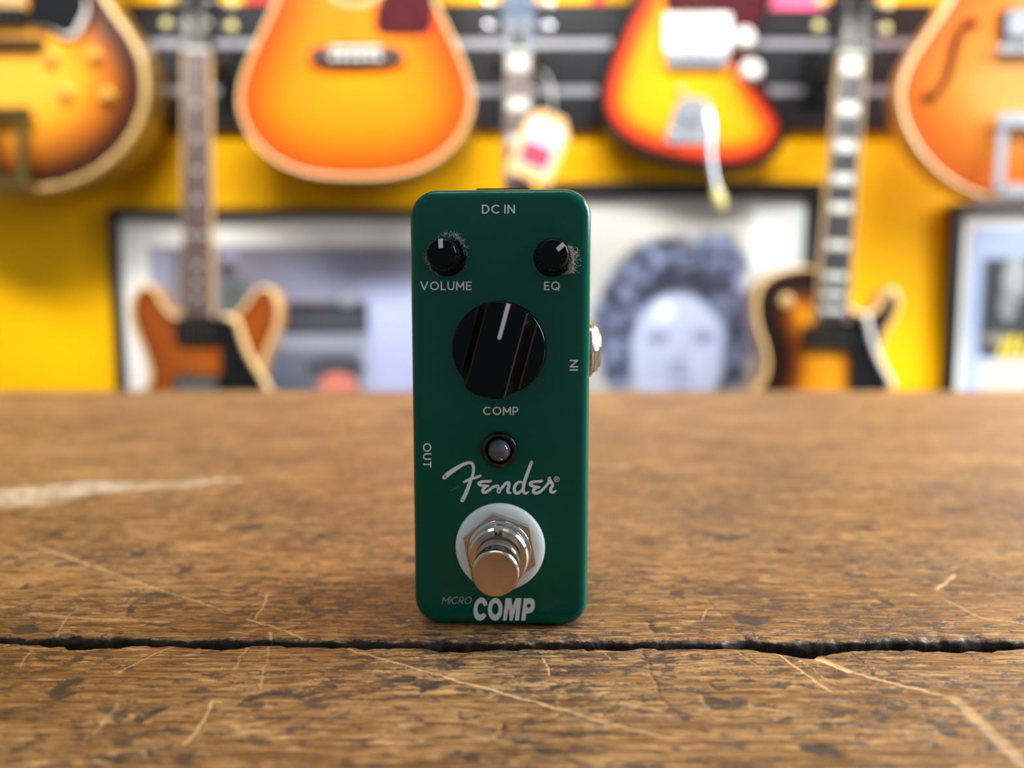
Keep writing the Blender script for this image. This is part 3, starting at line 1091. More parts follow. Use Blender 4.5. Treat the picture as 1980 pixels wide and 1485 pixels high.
strokes = [
    [(148, 402, 66), (190, 365, 70), (270, 305, 66), (400, 225, 52), (490, 190, 44), (548, 196, 46), (573, 240, 46), (572, 330, 42), (545, 420, 42), (510, 515, 52), (462, 640, 58), (412, 740, 62)],
    [(438, 472, 40), (520, 432, 42), (610, 405, 40), (677, 380, 40)],
    [(836, 442, 10), (818, 462, 40), (740, 463, 38), (678, 474, 44), (653, 498, 44), (690, 521, 40), (800, 527, 26)],
    [(800, 527, 24), (740, 552, 44), (711, 597, 46), (735, 627, 44), (790, 602, 42), (865, 545, 40), (930, 528, 44)],
    [(932, 532, 46), (945, 575, 50), (944, 622, 46), (985, 565, 42), (1050, 494, 44), (1092, 482, 46), (1097, 520, 46), (1080, 590, 46), (1088, 626, 42), (1128, 632, 22)],
    [(1300, 478, 30), (1245, 472, 38), (1198, 510, 44), (1177, 570, 48), (1190, 625, 46), (1235, 634, 44), (1290, 588, 36)],
    [(1428, 184, 48), (1385, 300, 50), (1345, 410, 50), (1312, 530, 50), (1310, 605, 46), (1342, 640, 38), (1386, 616, 20)],
    [(1590, 438, 10), (1572, 460, 40), (1490, 465, 38), (1430, 477, 44), (1410, 503, 44), (1445, 531, 42), (1552, 546, 26)],
    [(1552, 546, 24), (1485, 566, 44), (1455, 603, 46), (1482, 636, 44), (1550, 618, 42), (1630, 545, 38), (1680, 475, 38), (1692, 415, 44)],
    [(1693, 415, 44), (1700, 455, 60), (1742, 515, 42), (1713, 568, 46), (1716, 612, 44), (1752, 622, 38), (1795, 596, 18)],
]
mb = MB()
for q, st in enumerate(strokes):
    stroke(mb, st, -.00004 - q * .0000004)
mb.build('script_logo', M['print'], pedal, 'silver script logo reading Fender')
rc = [Z1(1800 + 42 * math.cos(6.2832 * k_ / 40), 430 + 42 * math.sin(6.2832 * k_ / 40)) for k_ in range(40)]
ri = [Z1(1800 + 34 * math.cos(6.2832 * k_ / 40), 430 + 34 * math.sin(6.2832 * k_ / 40)) for k_ in range(40)]
Rl = [(1782, 452), (1782, 408), (1803, 408), (1815, 413), (1818, 422), (1813, 431), (1806, 434), (1820, 452), (1810, 452), (1798, 435), (1791, 435), (1791, 452)]
Rh = [(1791, 415), (1802, 415), (1808, 421), (1802, 428), (1791, 428)]
fill_shape('trademark_lettering', [rc, ri, [Z1(*p) for p in Rl], [Z1(*p) for p in Rh]], M['print'], 'tiny circled letter R')

# scuffs in the paint
mb = MB()
for (xa, ya, xb, yb, w) in ((867, 951, 899, 935, .8), (1100, 465, 1101, 478, .5), (816, 500, 820, 495, .6), (1120, 492, 1121, 503, .9), (1127, 473, 1128, 476, 1), (1131, 646, 1138, 647, .7), (978, 967, 981, 974, .4), (1090, 425, 1090, 433, .4)):
    a, b_ = on_face(xa, ya), on_face(xb, yb)
    tx, tz = b_[0] - a[0], b_[1] - a[1]
    l = math.hypot(tx, tz)
    nx_, nz_ = -tz / l * w * PXM, tx / l * w * PXM
    mb.add([(a[0], -.00003, a[1]), ((a[0] + b_[0]) / 2 + nx_, -.00003, (a[1] + b_[1]) / 2 + nz_), (b_[0], -.00003, b_[1]), ((a[0] + b_[0]) / 2 - nx_, -.00003, (a[1] + b_[1]) / 2 - nz_)], [(0, 1, 2, 3)])
mb.build('paint_scuffs', M['scuff'], pedal)['kind'] = 'stuff'

# lint around the small knobs
rnd = random.Random(5)
mb = MB()


def fibre(px, py, h, ln):
    u_, v_ = on_face(px, py, h)
    p = Vector((u_, -h, v_))
    d = Vector((rnd.uniform(-1, 1), rnd.uniform(-.4, .3), rnd.uniform(-1, 1))).normalized()
    c = Vector((rnd.uniform(-1, 1), rnd.uniform(-.4, .4), rnd.uniform(-1, 1))) * .7
    pts = []
    for k_ in range(4):
        pts.append(p.copy())
        p = p + d * ln / 3
        d = (d + c * .6).normalized()
        p.y = min(p.y, -.00005)
    mb.tube(pts, rnd.uniform(.00002, .00004), 3)


for _ in range(520):
    t = rnd.random()
    fibre(1097 + rnd.gauss(0, 3) + 20 * t * rnd.random(), 474 + 40 * rnd.random() + 12 * t, rnd.uniform(.0001, .0012), rnd.uniform(.0002, .0009))
for _ in range(110):
    a = rnd.uniform(-.3, 1.3)
    fibre(1066 + 35 * math.sin(a + 1.6) + rnd.gauss(0, 1.5), 492 + 36 * math.cos(a - 0.5) + rnd.gauss(0, 1.5), rnd.uniform(.0001, .0008), rnd.uniform(.0002, .0006))
for _ in range(190):
    a = rnd.choice((rnd.gauss(35, 28), rnd.gauss(35, 28), rnd.gauss(235, 25)))
    r_ = 36 + abs(rnd.gauss(0, 3.2))
    fibre(863 + r_ * math.sin(math.radians(a)), 491 - r_ * math.cos(math.radians(a)), rnd.uniform(.0001, .0010), rnd.uniform(.0002, .0009))
lint = mb.build('dust_lint', M['dust'], pedal, 'pale grey lint caught around the two small knobs')
lint['kind'] = 'stuff'


# ------------------------------------------------------------------ guitars
class Guitar:
    def __init__(self, name, label, Y, outline, thick, top, side, binding=None, bw=0.008, arch=0.0, holes=(), per=6, mats=None, back=None):
        self.Y = Y
        pts = [on_wall(px, py, Y) for px, py in spline(outline, per)]
        zmin = min(p[1] for p in pts)
        xc = sum(p[0] for p in pts) / len(pts)
        self.X0, self.Z0 = xc, zmin
        self.arch = arch
        self.root = thing(name, label, 'guitar', (xc, Y, zmin))
        self.out = [(x - xc, z - zmin) for x, z in pts]
        self.thick = thick
        self.holes = [[self.L(*p) for p in h] for h in holes]
        self.body(top, side, binding, bw, back or side)

    def L(self, px, py):
        x, z = on_wall(px, py, self.Y)
        return (x - self.X0, z - self.Z0)

    def s(self, px):
        """pixels to metres on the guitar's face"""
        return px / F_PX * (self.Y - CAM.y)

    def body(self, top, side, binding, bw, back):
        poly = self.out
        a = sum(poly[i][0] * poly[(i + 1) % len(poly)][1] - poly[(i + 1) % len(poly)][0] * poly[i][1] for i in range(len(poly)))
        if a < 0:
            poly = poly[::-1]
            self.out = poly
        T = self.thick
        n = len(poly)
        # top
        xs = [p[0] for p in poly]
        zs = [p[1] for p in poly]
        step = 0.0125
        gx, gz = np.meshgrid(np.arange(min(xs), max(xs), step), np.arange(min(zs), max(zs), step))
        g = np.stack([gx.ravel(), gz.ravel()], 1)
        g = g[in_poly(g, poly)]
        g = g[dist_poly(g, poly) > step * .5]
        for h in self.holes:
            g = g[~in_poly(g, h)]
            g = g[dist_poly(g, h) > .003]
        V = [Vector((x * 1000, z * 1000)) for x, z in poly]
        E = [(i, (i + 1) % n) for i in range(n)]
        for h in self.holes:
            b_ = len(V)
            V += [Vector((x * 1000, z * 1000)) for x, z in h]
            E += [(b_ + i, b_ + (i + 1) % len(h)) for i in range(len(h))]
        V += [Vector((x * 1000, z * 1000)) for x, z in g]
        vo, eo, fo, _, _, _ = delaunay_2d_cdt(V, E, [], 0, 1e-4)
        P = np.array([(v_.x / 1000, v_.y / 1000) for v_ in vo])
        Fc = np.array(fo)
        cen = P[Fc].mean(1)
        keep = in_poly(cen, poly)
        for h in self.holes:
            keep &= ~in_poly(cen, h)
        Fc = Fc[keep]
        d = dist_poly(P, poly)
        self.P, self.d = P, d
        y = -self.arch * np.sin(np.clip(d / 0.11, 0, 1) * math.pi / 2) ** 1.4
        me = bpy.data.meshes.new('top')
        me.from_pydata([(x, yy, z) for (x, z), yy in zip(P, y)], [], [tuple(f) for f in Fc])
        me.polygons.foreach_set('use_smooth', np.ones(len(me.polygons), bool))
        at = me.attributes.new('edge', 'FLOAT', 'POINT')
        at.data.foreach_set('value', d.astype(np.float32))
        bm = bmesh.new()
        bm.from_mesh(me)
        bmesh.ops.recalc_face_normals(bm, faces=bm.faces)
        if sum(f.normal.y for f in bm.faces) > 0:
            bmesh.ops.reverse_faces(bm, faces=bm.faces)
        bm.to_mesh(me)
        bm.free()
        tp = part('top', me, top, self.root)
        for h in self.holes:
            mb_ = MB()
            m_ = len(h)
            yh = self.yat(*h[0]) + .0002
            mb_.add([(x, yh, z) for x, z in h] + [(x, yh + self.thick * .8, z) for x, z in h], [(i, (i + 1) % m_, m_ + (i + 1) % m_, m_ + i) for i in range(m_)])
            mb_.build('sound_hole_shade_well', M['dark_inside'], tp)  # dark sleeve run deep into the body so the hole looks shaded
        # rim, rounded a little at the back
        mb_ = MB()
        k_ = 0
        loops = [(0, .0002), (0, T - .004), (.0015, T - .001), (.005, T)]
        for ins, yy in loops:
            mb_.v += [(x, yy, z) for x, z in (offset_poly(poly, ins) if ins else poly)]
        for j in range(len(loops) - 1):
            for i in range(n):
                mb_.f.append((j * n + i, j * n + (i + 1) % n, (j + 1) * n + (i + 1) % n, (j + 1) * n + i)); mb_.s.append(True)
        mb_.build('side', side, self.root)
        # back
        bk_ = offset_poly(poly, .005)
        V = [Vector((x * 1000, z * 1000)) for x, z in bk_]
        vo, eo, fo, _, _, _ = delaunay_2d_cdt(V, [(i, (i + 1) % n) for i in range(n)], [], 1, 1e-4)
        mb_ = MB()
        mb_.add([(v_.x / 1000, T, v_.y / 1000) for v_ in vo], [tuple(f) for f in fo if in_poly([np.mean([(vo[i].x, vo[i].y) for i in f], axis=0) / 1000], bk_)[0]])
        mb_.build('back', back, self.root)
        if binding:
            mb_ = MB()
            o1 = offset_poly(poly, -.0006)
            i1 = offset_poly(poly, bw)
            ya = -.0009
            mb_.v += [(x, ya, z) for x, z in i1] + [(x, ya, z) for x, z in o1] + [(x, .006, z) for x, z in o1]
            yi = .0012
            mb_.v += [(x, yi, z) for x, z in i1]
            for i in range(n):
                j = (i + 1) % n
                mb_.f += [(i, j, n + j, n + i), (n + i, n + j, 2 * n + j, 2 * n + i), (3 * n + j, 3 * n + i, i, j)[::-1]]
                mb_.s += [True, True, True]
            mb_.build('binding', binding, self.root)

    def yat(self, x, z):
        """y of the top at a local point"""
        d = dist_poly(np.array([[x, z]]), self.out)[0]
        return -self.arch * math.sin(min(d / .11, 1) * math.pi / 2) ** 1.4

    def shape(self, name, pts, h0, h1, material, parent=None, smooth=3, label=None, closed_spline=False):
        """flat plate from image points, h0..h1 above the top"""
        q = [self.L(*p) for p in (spline(pts, smooth) if closed_spline else pts)]
        c = np.mean(q, axis=0)
        y0 = self.yat(*c)
        return MB().prism(q, y0 - h1, y0 - h0).build(name, material, parent or self.root, label)

    def block(self, name, px, py, w, h, h0, h1, material, parent=None, ang=0.0, bev=.003, label=None):
        x, z = self.L(px, py)
        y0 = self.yat(x, z)
        w, h = self.s(w), self.s(h)
        return MB().box(x - w / 2, x + w / 2, y0 - h1, y0 - h0, z - h / 2, z + h / 2, ang=ang, bev=bev).build(name, material, parent or self.root, label)

    def knob(self, px, py, rpx, hgt, material, name='control_knob', label=None):
        x, z = self.L(px, py)
        y0 = self.yat(x, z)
        r = self.s(rpx)
        mb_ = MB().lathe((x, y0, z), [(r, .0005), (r * 1.02, -.0012), (r * .86, -.004), (r * .74, -hgt * .85), (r * .66, -hgt)], 28)
        k_ = mb_.build(name, material, self.root, label)
        MB().box(x - r * .06, x + r * .06, y0 - hgt - .0004, y0 - hgt + .0006, z + r * .1, z + r * .62).build('knob_mark', M['black_plastic'] if material is not M['black_plastic'] else M['white_plastic'], k_)
        return k_

    def pickup(self, px, py, w, h, hgt, cover, ang=0.0, poles=True, pole_mat=None, ring=None, label=None):
        p = self.block('pickup', px, py, w, h, -.004, hgt, cover, ang=ang, label=label)
        x, z = self.L(px, py)
        y0 = self.yat(x, z)
        if ring:
            self.block('pickup_ring', px, py, w * 1.18, h * 1.3, -.004, hgt * .45, ring, parent=p, ang=ang)
        if poles:
            for k_ in range(6):
                dx, dz = rot2((self.s(w) * .78 * (k_ / 5 - .5), 0), ang)
                MB().lathe((x + dx, y0 - hgt, z + dz), [(.0022, .001), (.0022, -.0006)], 10).build('pole_piece', pole_mat or M['nickel'], p)
        return p

    def neck(self, nut, end, w0, w1, body_join, fb=None, shaft=None, bind=None, inlay='dot', frets=20, scale_px=None, bridge=None, head_mat=None, strings=True, head_h=150, tuners=6, button=None, bell=True, fb_h=.012, head_w=72, post=None):
        """nut, end: image points of the two ends of the fingerboard; bridge: image point where the strings stop"""
        fb = fb or M['rosewood']
        shaft = shaft or M['mahogany']
        N, E = Vector(self.L(*nut)), Vector(self.L(*end))
        ax = (E - N).normalized()
        pe = Vector((-ax.y, ax.x))
        if pe.x < 0:
            pe = -pe
        self.ang = math.atan2(pe.y, pe.x)
        ln = (E - N).length
        a0, a1 = self.s(w0) / 2, self.s(w1) / 2
        yb = -fb_h
        J = Vector(self.L(*body_join))
        jl = (J - N).dot(ax)

        def pt(t, s_):
            q = N + ax * t + pe * s_
            return (q.x, q.y)
        # fingerboard
        MB().prism([pt(0, -a0), pt(0, a0), pt(ln, a1), pt(ln, -a1)], yb, yb + .0065).build('fingerboard', fb, self.root)
        if bind:
            mb_ = MB()
            for sg in (-1, 1):
                mb_.prism([pt(0, sg * a0), pt(ln, sg * a1), pt(ln, sg * (a1 + .0022)), pt(0, sg * (a0 + .0022))], yb - .0002, yb + .0065)
            mb_.build('fingerboard_binding', bind, self.root)
        # shaft
        mb_ = MB()
        rows = []
        for t, dp in ((-.004, .018), (0.02, .0195), (jl * .5, .021), (jl - .02, .024), (jl + .008, min(self.thick, .04))):
            f = max(0, min(1, t / ln))
            w = a0 + (a1 - a0) * f
            rows.append([(s_, y) for s_, y in ((-w, yb + .0066), (-w * .98, yb + .0066 + dp * .45), (-w * .62, yb + .0066 + dp * .88), (0, yb + .0066 + dp), (w * .62, yb + .0066 + dp * .88), (w * .98, yb + .0066 + dp * .45), (w, yb + .0066))] + [t])
        k_ = len(mb_.v)
        for r_ in rows:
            t = r_[-1]
            for s_, y in r_[:-1]:
                q = pt(t, s_)
                mb_.v.append((q[0], y, q[1]))
        for j in range(len(rows) - 1):
            for i in range(7):
                i2 = (i + 1) % 7
                mb_.f.append((k_ + j * 7 + i, k_ + j * 7 + i2, k_ + (j + 1) * 7 + i2, k_ + (j + 1) * 7 + i)); mb_.s.append(i != 6)
        mb_.f += [tuple(range(k_, k_ + 7)), tuple(range(k_ + 28, k_ + 35))]
        mb_.s += [False, False]
        mb_.build('neck', shaft, self.root)
        # nut
        MB().prism([pt(-.005, -a0), pt(-.005, a0), pt(0, a0), pt(0, -a0)], yb - .0018, yb + .0065).build('nut', M['pearl'], self.root)
        # frets and inlays
        B = Vector(self.L(*bridge)) if bridge else N + ax * .628
        sl = (B - N).dot(ax)
        pos = [sl * (1 - 2 ** (-k2 / 12)) for k2 in range(frets + 1)]
        for k2 in range(1, frets + 1):
            if pos[k2] > ln - .003:
                break
            w = a0 + (a1 - a0) * pos[k2] / ln
            MB().prism([pt(pos[k2] - .0012, -w), pt(pos[k2] - .0012, w), pt(pos[k2] + .0012, w), pt(pos[k2] + .0012, -w)], yb - .0011, yb + .001).build('fret', M['fret'], self.root)
        for k2 in (1, 3, 5, 7, 9, 12, 15, 17, 19):
            if k2 > frets or pos[k2] > ln - .005 or (k2 == 1 and inlay != 'block'):
                continue
            t = (pos[k2] + pos[k2 - 1]) / 2
            gap = pos[k2] - pos[k2 - 1]
            w = a0 + (a1 - a0) * t / ln
            if inlay == 'block':
                MB().prism([pt(t - gap * .3, -w * .72), pt(t - gap * .3, w * .72), pt(t + gap * .3, w * .72), pt(t + gap * .3, -w * .72)], yb - .0003, yb + .001).build('inlay', M['pearl'], self.root)
            else:
                for s_ in ((-.011, .011) if k2 == 12 else (0,)):
                    q = pt(t, s_)
                    MB().lathe((q[0], yb, q[1]), [(.0038, .001), (.0038, -.0003)], 16).build('inlay', M['pearl'], self.root)
        # head
        hm = head_mat or M['black_plastic']
        hh, hw = self.s(head_h), self.s(head_w) / 2
        hp = [(0, -a0), (0, a0), (-hh * .16, hw * .78), (-hh * .35, hw * .86), (-hh * .82, hw), (-hh * .94, hw * .98), (-hh * .99, hw * .5), (-hh * .955, 0.), (-hh * .99, -hw * .5), (-hh * .94, -hw * .98), (-hh * .82, -hw), (-hh * .35, -hw * .86), (-hh * .16, -hw * .78)]
        MB().prism([pt(t - .004, s_) for t, s_ in hp], yb + .002, yb + .017).build('headstock', hm, self.root)
        bt = button or M['button']
        rows_ = [.30, .54, .78]
        posts = {}
        for sg in (-1, 1):
            for k2, fr in enumerate(rows_):
                t = -hh * fr
                q = pt(t, sg * hw * .55)
                tn = MB().lathe((q[0], yb + .002, q[1]), [(.0050, 0), (.0050, -.0012), (.0031, -.0014), (.0031, -.009)], 14).build('tuner', post or M['nickel'], self.root)
                posts[(sg, k2)] = q
                q2, q3 = pt(t, sg * (hw * .86)), pt(t, sg * (hw + .014))
                MB().tube([(q2[0], yb + .012, q2[1]), (q3[0], yb + .012, q3[1])], .0022, 8).build('tuner_shaft', post or M['nickel'], tn)
                q4 = pt(t, sg * (hw + .019))
                bm_ = MB().lathe((0, 0, 0), [(.002, -.004), (.007, -.0032), (.0088, 0), (.007, .0032), (.002, .004)], 14)
                bm_.v = [(q4[0] + x * .85, yb + .012 + y, q4[1] + z) for x, y, z in bm_.v]
                bm_.build('tuner_button', bt, tn)
        if bell:
            q = [pt(t, s_) for t, s_ in ((-.008, -.008), (-.008, .008), (-.03, .010), (-.042, 0), (-.03, -.010))]
            MB().prism(q, yb + .0004, yb + .002).build('truss_cover', M['black_plastic'] if hm is not M['black_plastic'] else M['ebony'], self.root)
        # strings
        if strings:
            yB = self.yat(B.x, B.y) - .017
            for k2 in range(6):
                f = k2 / 5 - .5
                q0 = pt(-.004, a0 * 1.62 * f)
                q1 = (B + pe * (.052 * f))
                pq = posts[(-1 if k2 < 3 else 1, k2 if k2 < 3 else 5 - k2)]
                r_ = .00062 - .00006 * k2
                MB().tube([(pq[0], yb - .004, pq[1]), (q0[0], yb - .0022, q0[1]), (q1.x, yB, q1.y)], r_, 5).build('string', M['string'], self.root)
        self.nutw = (N, ax, pe, a0, yb)
        return pt

    def hanger(self, label):
        N, ax, pe, a0, yb = self.nutw
        q = N - ax * .012
        X, Z = self.X0 + q.x, self.Z0 + q.y
        depth = WALL_Y - self.Y
        top_slat = on_wall(990, 14, WALL_Y)[1]
        on_slats = Z < top_slat
        yw = (WALL_Y - .0165) if on_slats else WALL_Y - .0005
        r_ = thing('guitar_hanger', label, 'hanger', (X, yw, Z - .03), group='wall hooks holding the guitars')
        L_ = yw - self.Y
        MB().box(-.022, .022, -.012, 0, -.02, .075, bev=.004).build('mounting_plate', M['black_plastic'], r_)
        y_end = -(L_ + .002)
        MB().tube([(0, -.010, .008), (0, y_end + .062, .008)], .006, 12).build('arm', M['black_plastic'], r_)
        w = a0 + .013
        mb_ = MB()
        mb_.tube([(-w, y_end - .012, .012), (-w, y_end + .035, .008), (-w * .55, y_end + .058, .008), (0, y_end + .064, .008), (w * .55, y_end + .058, .008), (w, y_end + .035, .008), (w, y_end - .012, .012)], .0065, 10)
        mb_.build('yoke', M['black_plastic'], r_)


def mirror(right, cx):
    """closed outline from its right half (bottom to top) and the axis"""
    left = [(2 * cx - x, y) for x, y in right[::-1] if abs(x - cx) > 3]
    return right + left


ES_GROUP = None
# --- dark gold sunburst archtop, upper left corner
m_arch = burst_mat('archtop_sunburst', [(0.0, (40, 18, 10)), (.22, (72, 34, 14)), (.45, (176, 96, 20)), (.75, (226, 150, 30)), (1, (236, 166, 52))], .14)
m_rim_gold = mat('olive_gold_rim', (150, 112, 34), 0.3, coat=0.4, vary=0.1, scale=20)
outA = mirror([(38, 372), (120, 362), (190, 332), (245, 283), (276, 224), (285, 165), (275, 110), (250, 60), (217, 15), (192, -30), (182, -80), (190, -140), (203, -200), (192, -270), (150, -325), (80, -345), (38, -345)], 38)
gA = Guitar('archtop_guitar', 'sunburst archtop guitar with cream binding and four gold knobs, cropped by the left picture edge', 1.115, outA, .085, m_arch, m_rim_gold, M['cream_dark'], .012, arch=.016)
gA.shape('pickguard', [(72, -60), (140, -55), (178, -20), (180, 30), (160, 70), (140, 76), (110, 62), (76, 60)], .010, .0135, M['black_plastic'], closed_spline=False)
mb = MB()
gpts = [gA.L(*p) for p in spline([(140, -40), (168, -5), (176, 32), (158, 72), (140, 78), (110, 62), (78, 58)], 6, closed=False)]
mb.tube([(x, gA.yat(*gpts[8]) - .0145, z) for x, z in gpts], .0052, 8)
mb.build('pickguard_edge', M['white_plastic'], gA.root)
gA.pickup(26, 42, 84, 28, .012, M['black_plastic'])
gA.pickup(26, -150, 84, 30, .012, M['black_plastic'])
gA.block('cover_plate', 26, 8, 70, 34, -.003, .003, M['cream'])
for px, py in ((192, 113), (112, 118), (216, 188), (140, 184)):
    gA.knob(px, py, 13, .014, M['gold_knob'])
gA.block('bridge', 34, 92, 130, 12, -.003, .014, M['bridge_wood'], bev=.002)
mb = MB()
for x in (6, 62):
    (xa, za), (xb, zb2) = gA.L(x, 236), gA.L(x - 2 if x < 40 else x + 2, 352)
    mb.prism([(xa - .0075, za), (xa + .0075, za), (xb + .0075, zb2), (xb - .0075, zb2)], gA.arch * -1 - .012, gA.arch * -1 - .0085)
(xa, za), (xb, zb2) = gA.L(-8, 350), gA.L(76, 366)
mb.box(xa, xb, -.030, -.002, zb2, za)
tpz = mb.build('tailpiece', mat('aged_gold_metal', (150, 128, 70), .3, metal=.9, vary=.1), gA.root)
gA.block('tailpiece_bar', 32, 228, 98, 20, .010, .016, mat('aged_dark_gold', (120, 102, 56), .35, metal=.9, vary=.1), parent=tpz, bev=.004)
gA.neck((36, -640), (30, -60), 46, 60, (34, -342), fb=M['rosewood'], bind=M['cream'], inlay='block', bridge=(34, 95), head_w=82, head_h=190)
gA.hanger('black hook above the cropped archtop guitar at the left edge')

# --- orange flat-top acoustic
m_ac = burst_mat('amber_acoustic_top', [(0.0, (190, 52, 2)), (.18, (214, 80, 1)), (.5, (232, 118, 1)), (1, (238, 134, 1))], .16, grain=.06)
outC = mirror([(687, 346), (770, 340), (835, 317), (880, 279), (906, 235), (914, 190), (905, 143), (884, 90), (860, 40), (843, 0), (834, -45), (842, -100), (856, -160), (846, -225), (800, -272), (735, -290), (687, -292)], 687)
hole = [(687 + 56 * math.cos(2 * math.pi * k_ / 36), -58 + 56 * math.sin(2 * math.pi * k_ / 36)) for k_ in range(36)]
gC = Guitar('acoustic_guitar', 'amber orange flat-top acoustic guitar with cream binding hanging left of the pedal', 1.105, outC, .115, m_ac, mat('acoustic_rim', (150, 104, 52), .3, coat=.4, vary=.12), M['cream'], .006, holes=[hole])
# rosette ring
mb = MB()
for i in range(48):
    a0_, a1_ = 2 * math.pi * i / 48, 2 * math.pi * (i + 1) / 48
    q = [gC.L(687 + r_ * math.cos(a_), -58 + r_ * math.sin(a_)) for r_, a_ in ((60, a0_), (72, a0_), (72, a1_), (60, a1_))]
    mb.prism(q, -.0006, .0002)
mb.build('rosette', M['cream'], gC.root)
gC.shape('pickguard', [(728, -75), (750, -30), (735, 0), (726, 30), (728, 58), (745, 67), (800, 68), (832, 60), (838, 20), (832, -30), (820, -70), (780, -100)], .0003, .0022, M['tort'], closed_spline=True)
br = gC.shape('bridge', [(604, 98), (640, 92), (690, 89), (740, 92), (778, 98), (780, 120), (745, 128), (690, 130), (635, 128), (602, 120)], .0003, .010, M['bridge_wood'], closed_spline=False)
gC.block('saddle', 690, 100, 92, 6, .009, .014, M['white_plastic'], parent=br, bev=.001)
for k_ in range(6):
    x, z = gC.L(648 + k_ * 17, 116)
    MB().lathe((x, -.010, z), [(.0052, .001), (.0052, -.003), (.0035, -.0055)], 14).build('bridge_pin', M['white_plastic'], br)
gC.neck((687, -600), (687, -112), 46, 56, (687, -290), bridge=(690, 100), head_mat=M['rosewood'], button=M['white_plastic'], bind=None)
gC.hanger('black hook above the amber orange acoustic guitar')

# --- offset solid body in three-colour sunburst
m_off = burst_mat('three_colour_sunburst', [(0.0, (14, 10, 9)), (.13, (26, 12, 8)), (.24, (190, 46, 18)), (.38, (222, 92, 6)), (.55, (228, 148, 4)), (1, (232, 160, 6))], .105, grain=.05)
outE = [(1232, -30), (1198, 45), (1167, 122), (1153, 190), (1166, 240), (1202, 280), (1262, 308), (1330, 324), (1400, 331), (1455, 324), (1499, 300), (1521, 262), (1518, 225), (1494, 185), (1467, 140), (1457, 103), (1467, 58), (1490, 8), (1512, -50), (1518, -105), (1498, -140), (1466, -132), (1440, -98), (1402, -80), (1350, -82), (1318, -110), (1290, -165), (1255, -208), (1216, -205), (1200, -160), (1215, -95)]
gE = Guitar('electric_guitar', 'offset solid-body electric guitar in black, red and yellow sunburst right of the pedal', 1.17, outE, .042, m_off, mat('black_edge_lacquer', (22, 16, 15), .25, coat=.5), None)
gE.shape('pickguard', [(1288, -90), (1400, -78), (1442, -96), (1470, -125), (1500, -128), (1510, -95), (1500, -45), (1480, 8), (1462, 55), (1452, 103), (1461, 140), (1486, 182), (1496, 205), (1478, 200), (1445, 160), (1418, 130), (1408, 100), (1408, 30), (1290, 30), (1282, -20)], .0003, .0028, M['tort'])
gE.pickup(1347, 66, 122, 66, .009, M['white_plastic'], poles=True, label='large white pickup cover')
gE.pickup(1347, -60, 122, 60, .009, M['white_plastic'], poles=True)
for px, py in ((1437, 76), (1451, 138)):
    gE.knob(px, py, 22, .016, M['white_plastic'])
bgb = gE.block('bridge', 1346, 117, 112, 26, .0005, .012, M['chrome'], bev=.002)
for k_ in range(6):
    x, z = gE.L(1306 + k_ * 16, 113)
    MB().lathe((x, -.012, z), [(.0042, .001), (.0042, -.003), (.003, -.004)], 12).build('saddle', M['chrome'], bgb)
tp_ = gE.shape('tremolo_plate', [(1306, 206), (1318, 192), (1338, 187), (1358, 190), (1374, 205), (1384, 270), (1380, 278), (1290, 278), (1286, 270)], .0003, .004, M['chrome'], closed_spline=False)
gE.block('string_anchor', 1336, 220, 44, 34, .003, .009, M['chrome'], parent=tp_)
for px, py in ((1316, 178), (1304, 258), (1368, 262)):
    x, z = gE.L(px, py)
    MB().lathe((x, -.0045, z), [(.0055, .002), (.0055, -.001), (.003, -.003)], 16).build('screw', M['chrome'], tp_)
tpts = [gE.L(*p) for p in spline([(1362, 205), (1364, 240), (1362, 290), (1366, 335), (1375, 375)], 6, closed=False)]
arm = MB().tube([(x, -.016 - .02 * min(1, i / 8), z) for i, (x, z) in enumerate(tpts)], .0048, 12).build('tremolo_arm', M['chrome'], gE.root)
tpts = [gE.L(*p) for p in spline([(1374, 370), (1380, 395), (1384, 413)], 5, closed=False)]
MB().tube([(x, -.036, z) for x, z in tpts], [.006, .0075, .009, .0098, .0100, .0098, .0094, .0088, .0078, .0060, .0035][:len(tpts)], 14).build('arm_tip', M['button'], arm, 'cream plastic tip')
gE.neck((1345, -610), (1346, -96), 46, 60, (1346, -70), fb=M['rosewood'], shaft=M['maple_neck'], bridge=(1346, 117), head_mat=M['maple_neck'], button=M['chrome'])
gE.hanger('black hook above the offset sunburst electric guitar')

# --- orange thinline archtop, upper right corner
m_or = burst_mat('faded_orange_top', [(0.0, (160, 72, 26)), (.2, (184, 88, 22)), (.55, (194, 112, 36)), (1, (192, 126, 52))], .13, grain=.06)
outG = mirror([(1970, 388), (2035, 383), (2095, 357), (2150, 310), (2185, 255), (2202, 195), (2196, 150), (2175, 105), (2140, 52), (2108, 5), (2090, -50), (2100, -110), (2112, -165), (2100, -225), (2055, -275), (1998, -292), (1970, -293)], 1970)
fh = [(1868, 40), (1878, 40), (1886, 47), (1884, 57), (1876, 61), (1869, 58), (1858, 68), (1848, 92), (1843, 112), (1836, 140), (1822, 172), (1808, 190), (1800, 200), (1788, 204), (1778, 198), (1777, 188), (1786, 182), (1796, 184), (1803, 178), (1814, 158), (1824, 128), (1830, 100), (1840, 72), (1853, 52)]
fh2 = [(3940 - x, y) for x, y in fh]
gG = Guitar('archtop_guitar', 'faded orange thinline archtop guitar with f-hole and chrome tailpiece, cropped by the right picture edge', 1.075, outG, .045, m_or, mat('pale_orange_rim', (206, 130, 68), .3, coat=.4, vary=.08), M['cream_dark'], .006, arch=.014, holes=[fh, fh2])
gG.pickup(1972, 58, 84, 44, .012, M['chrome'], ring=M['black_plastic'], label='chrome pickup cover')
gG.pickup(1972, -130, 84, 44, .012, M['chrome'], ring=M['black_plastic'])
bg = gG.block('bridge', 1970, 104, 112, 14, .002, .015, M['chrome'], bev=.002)
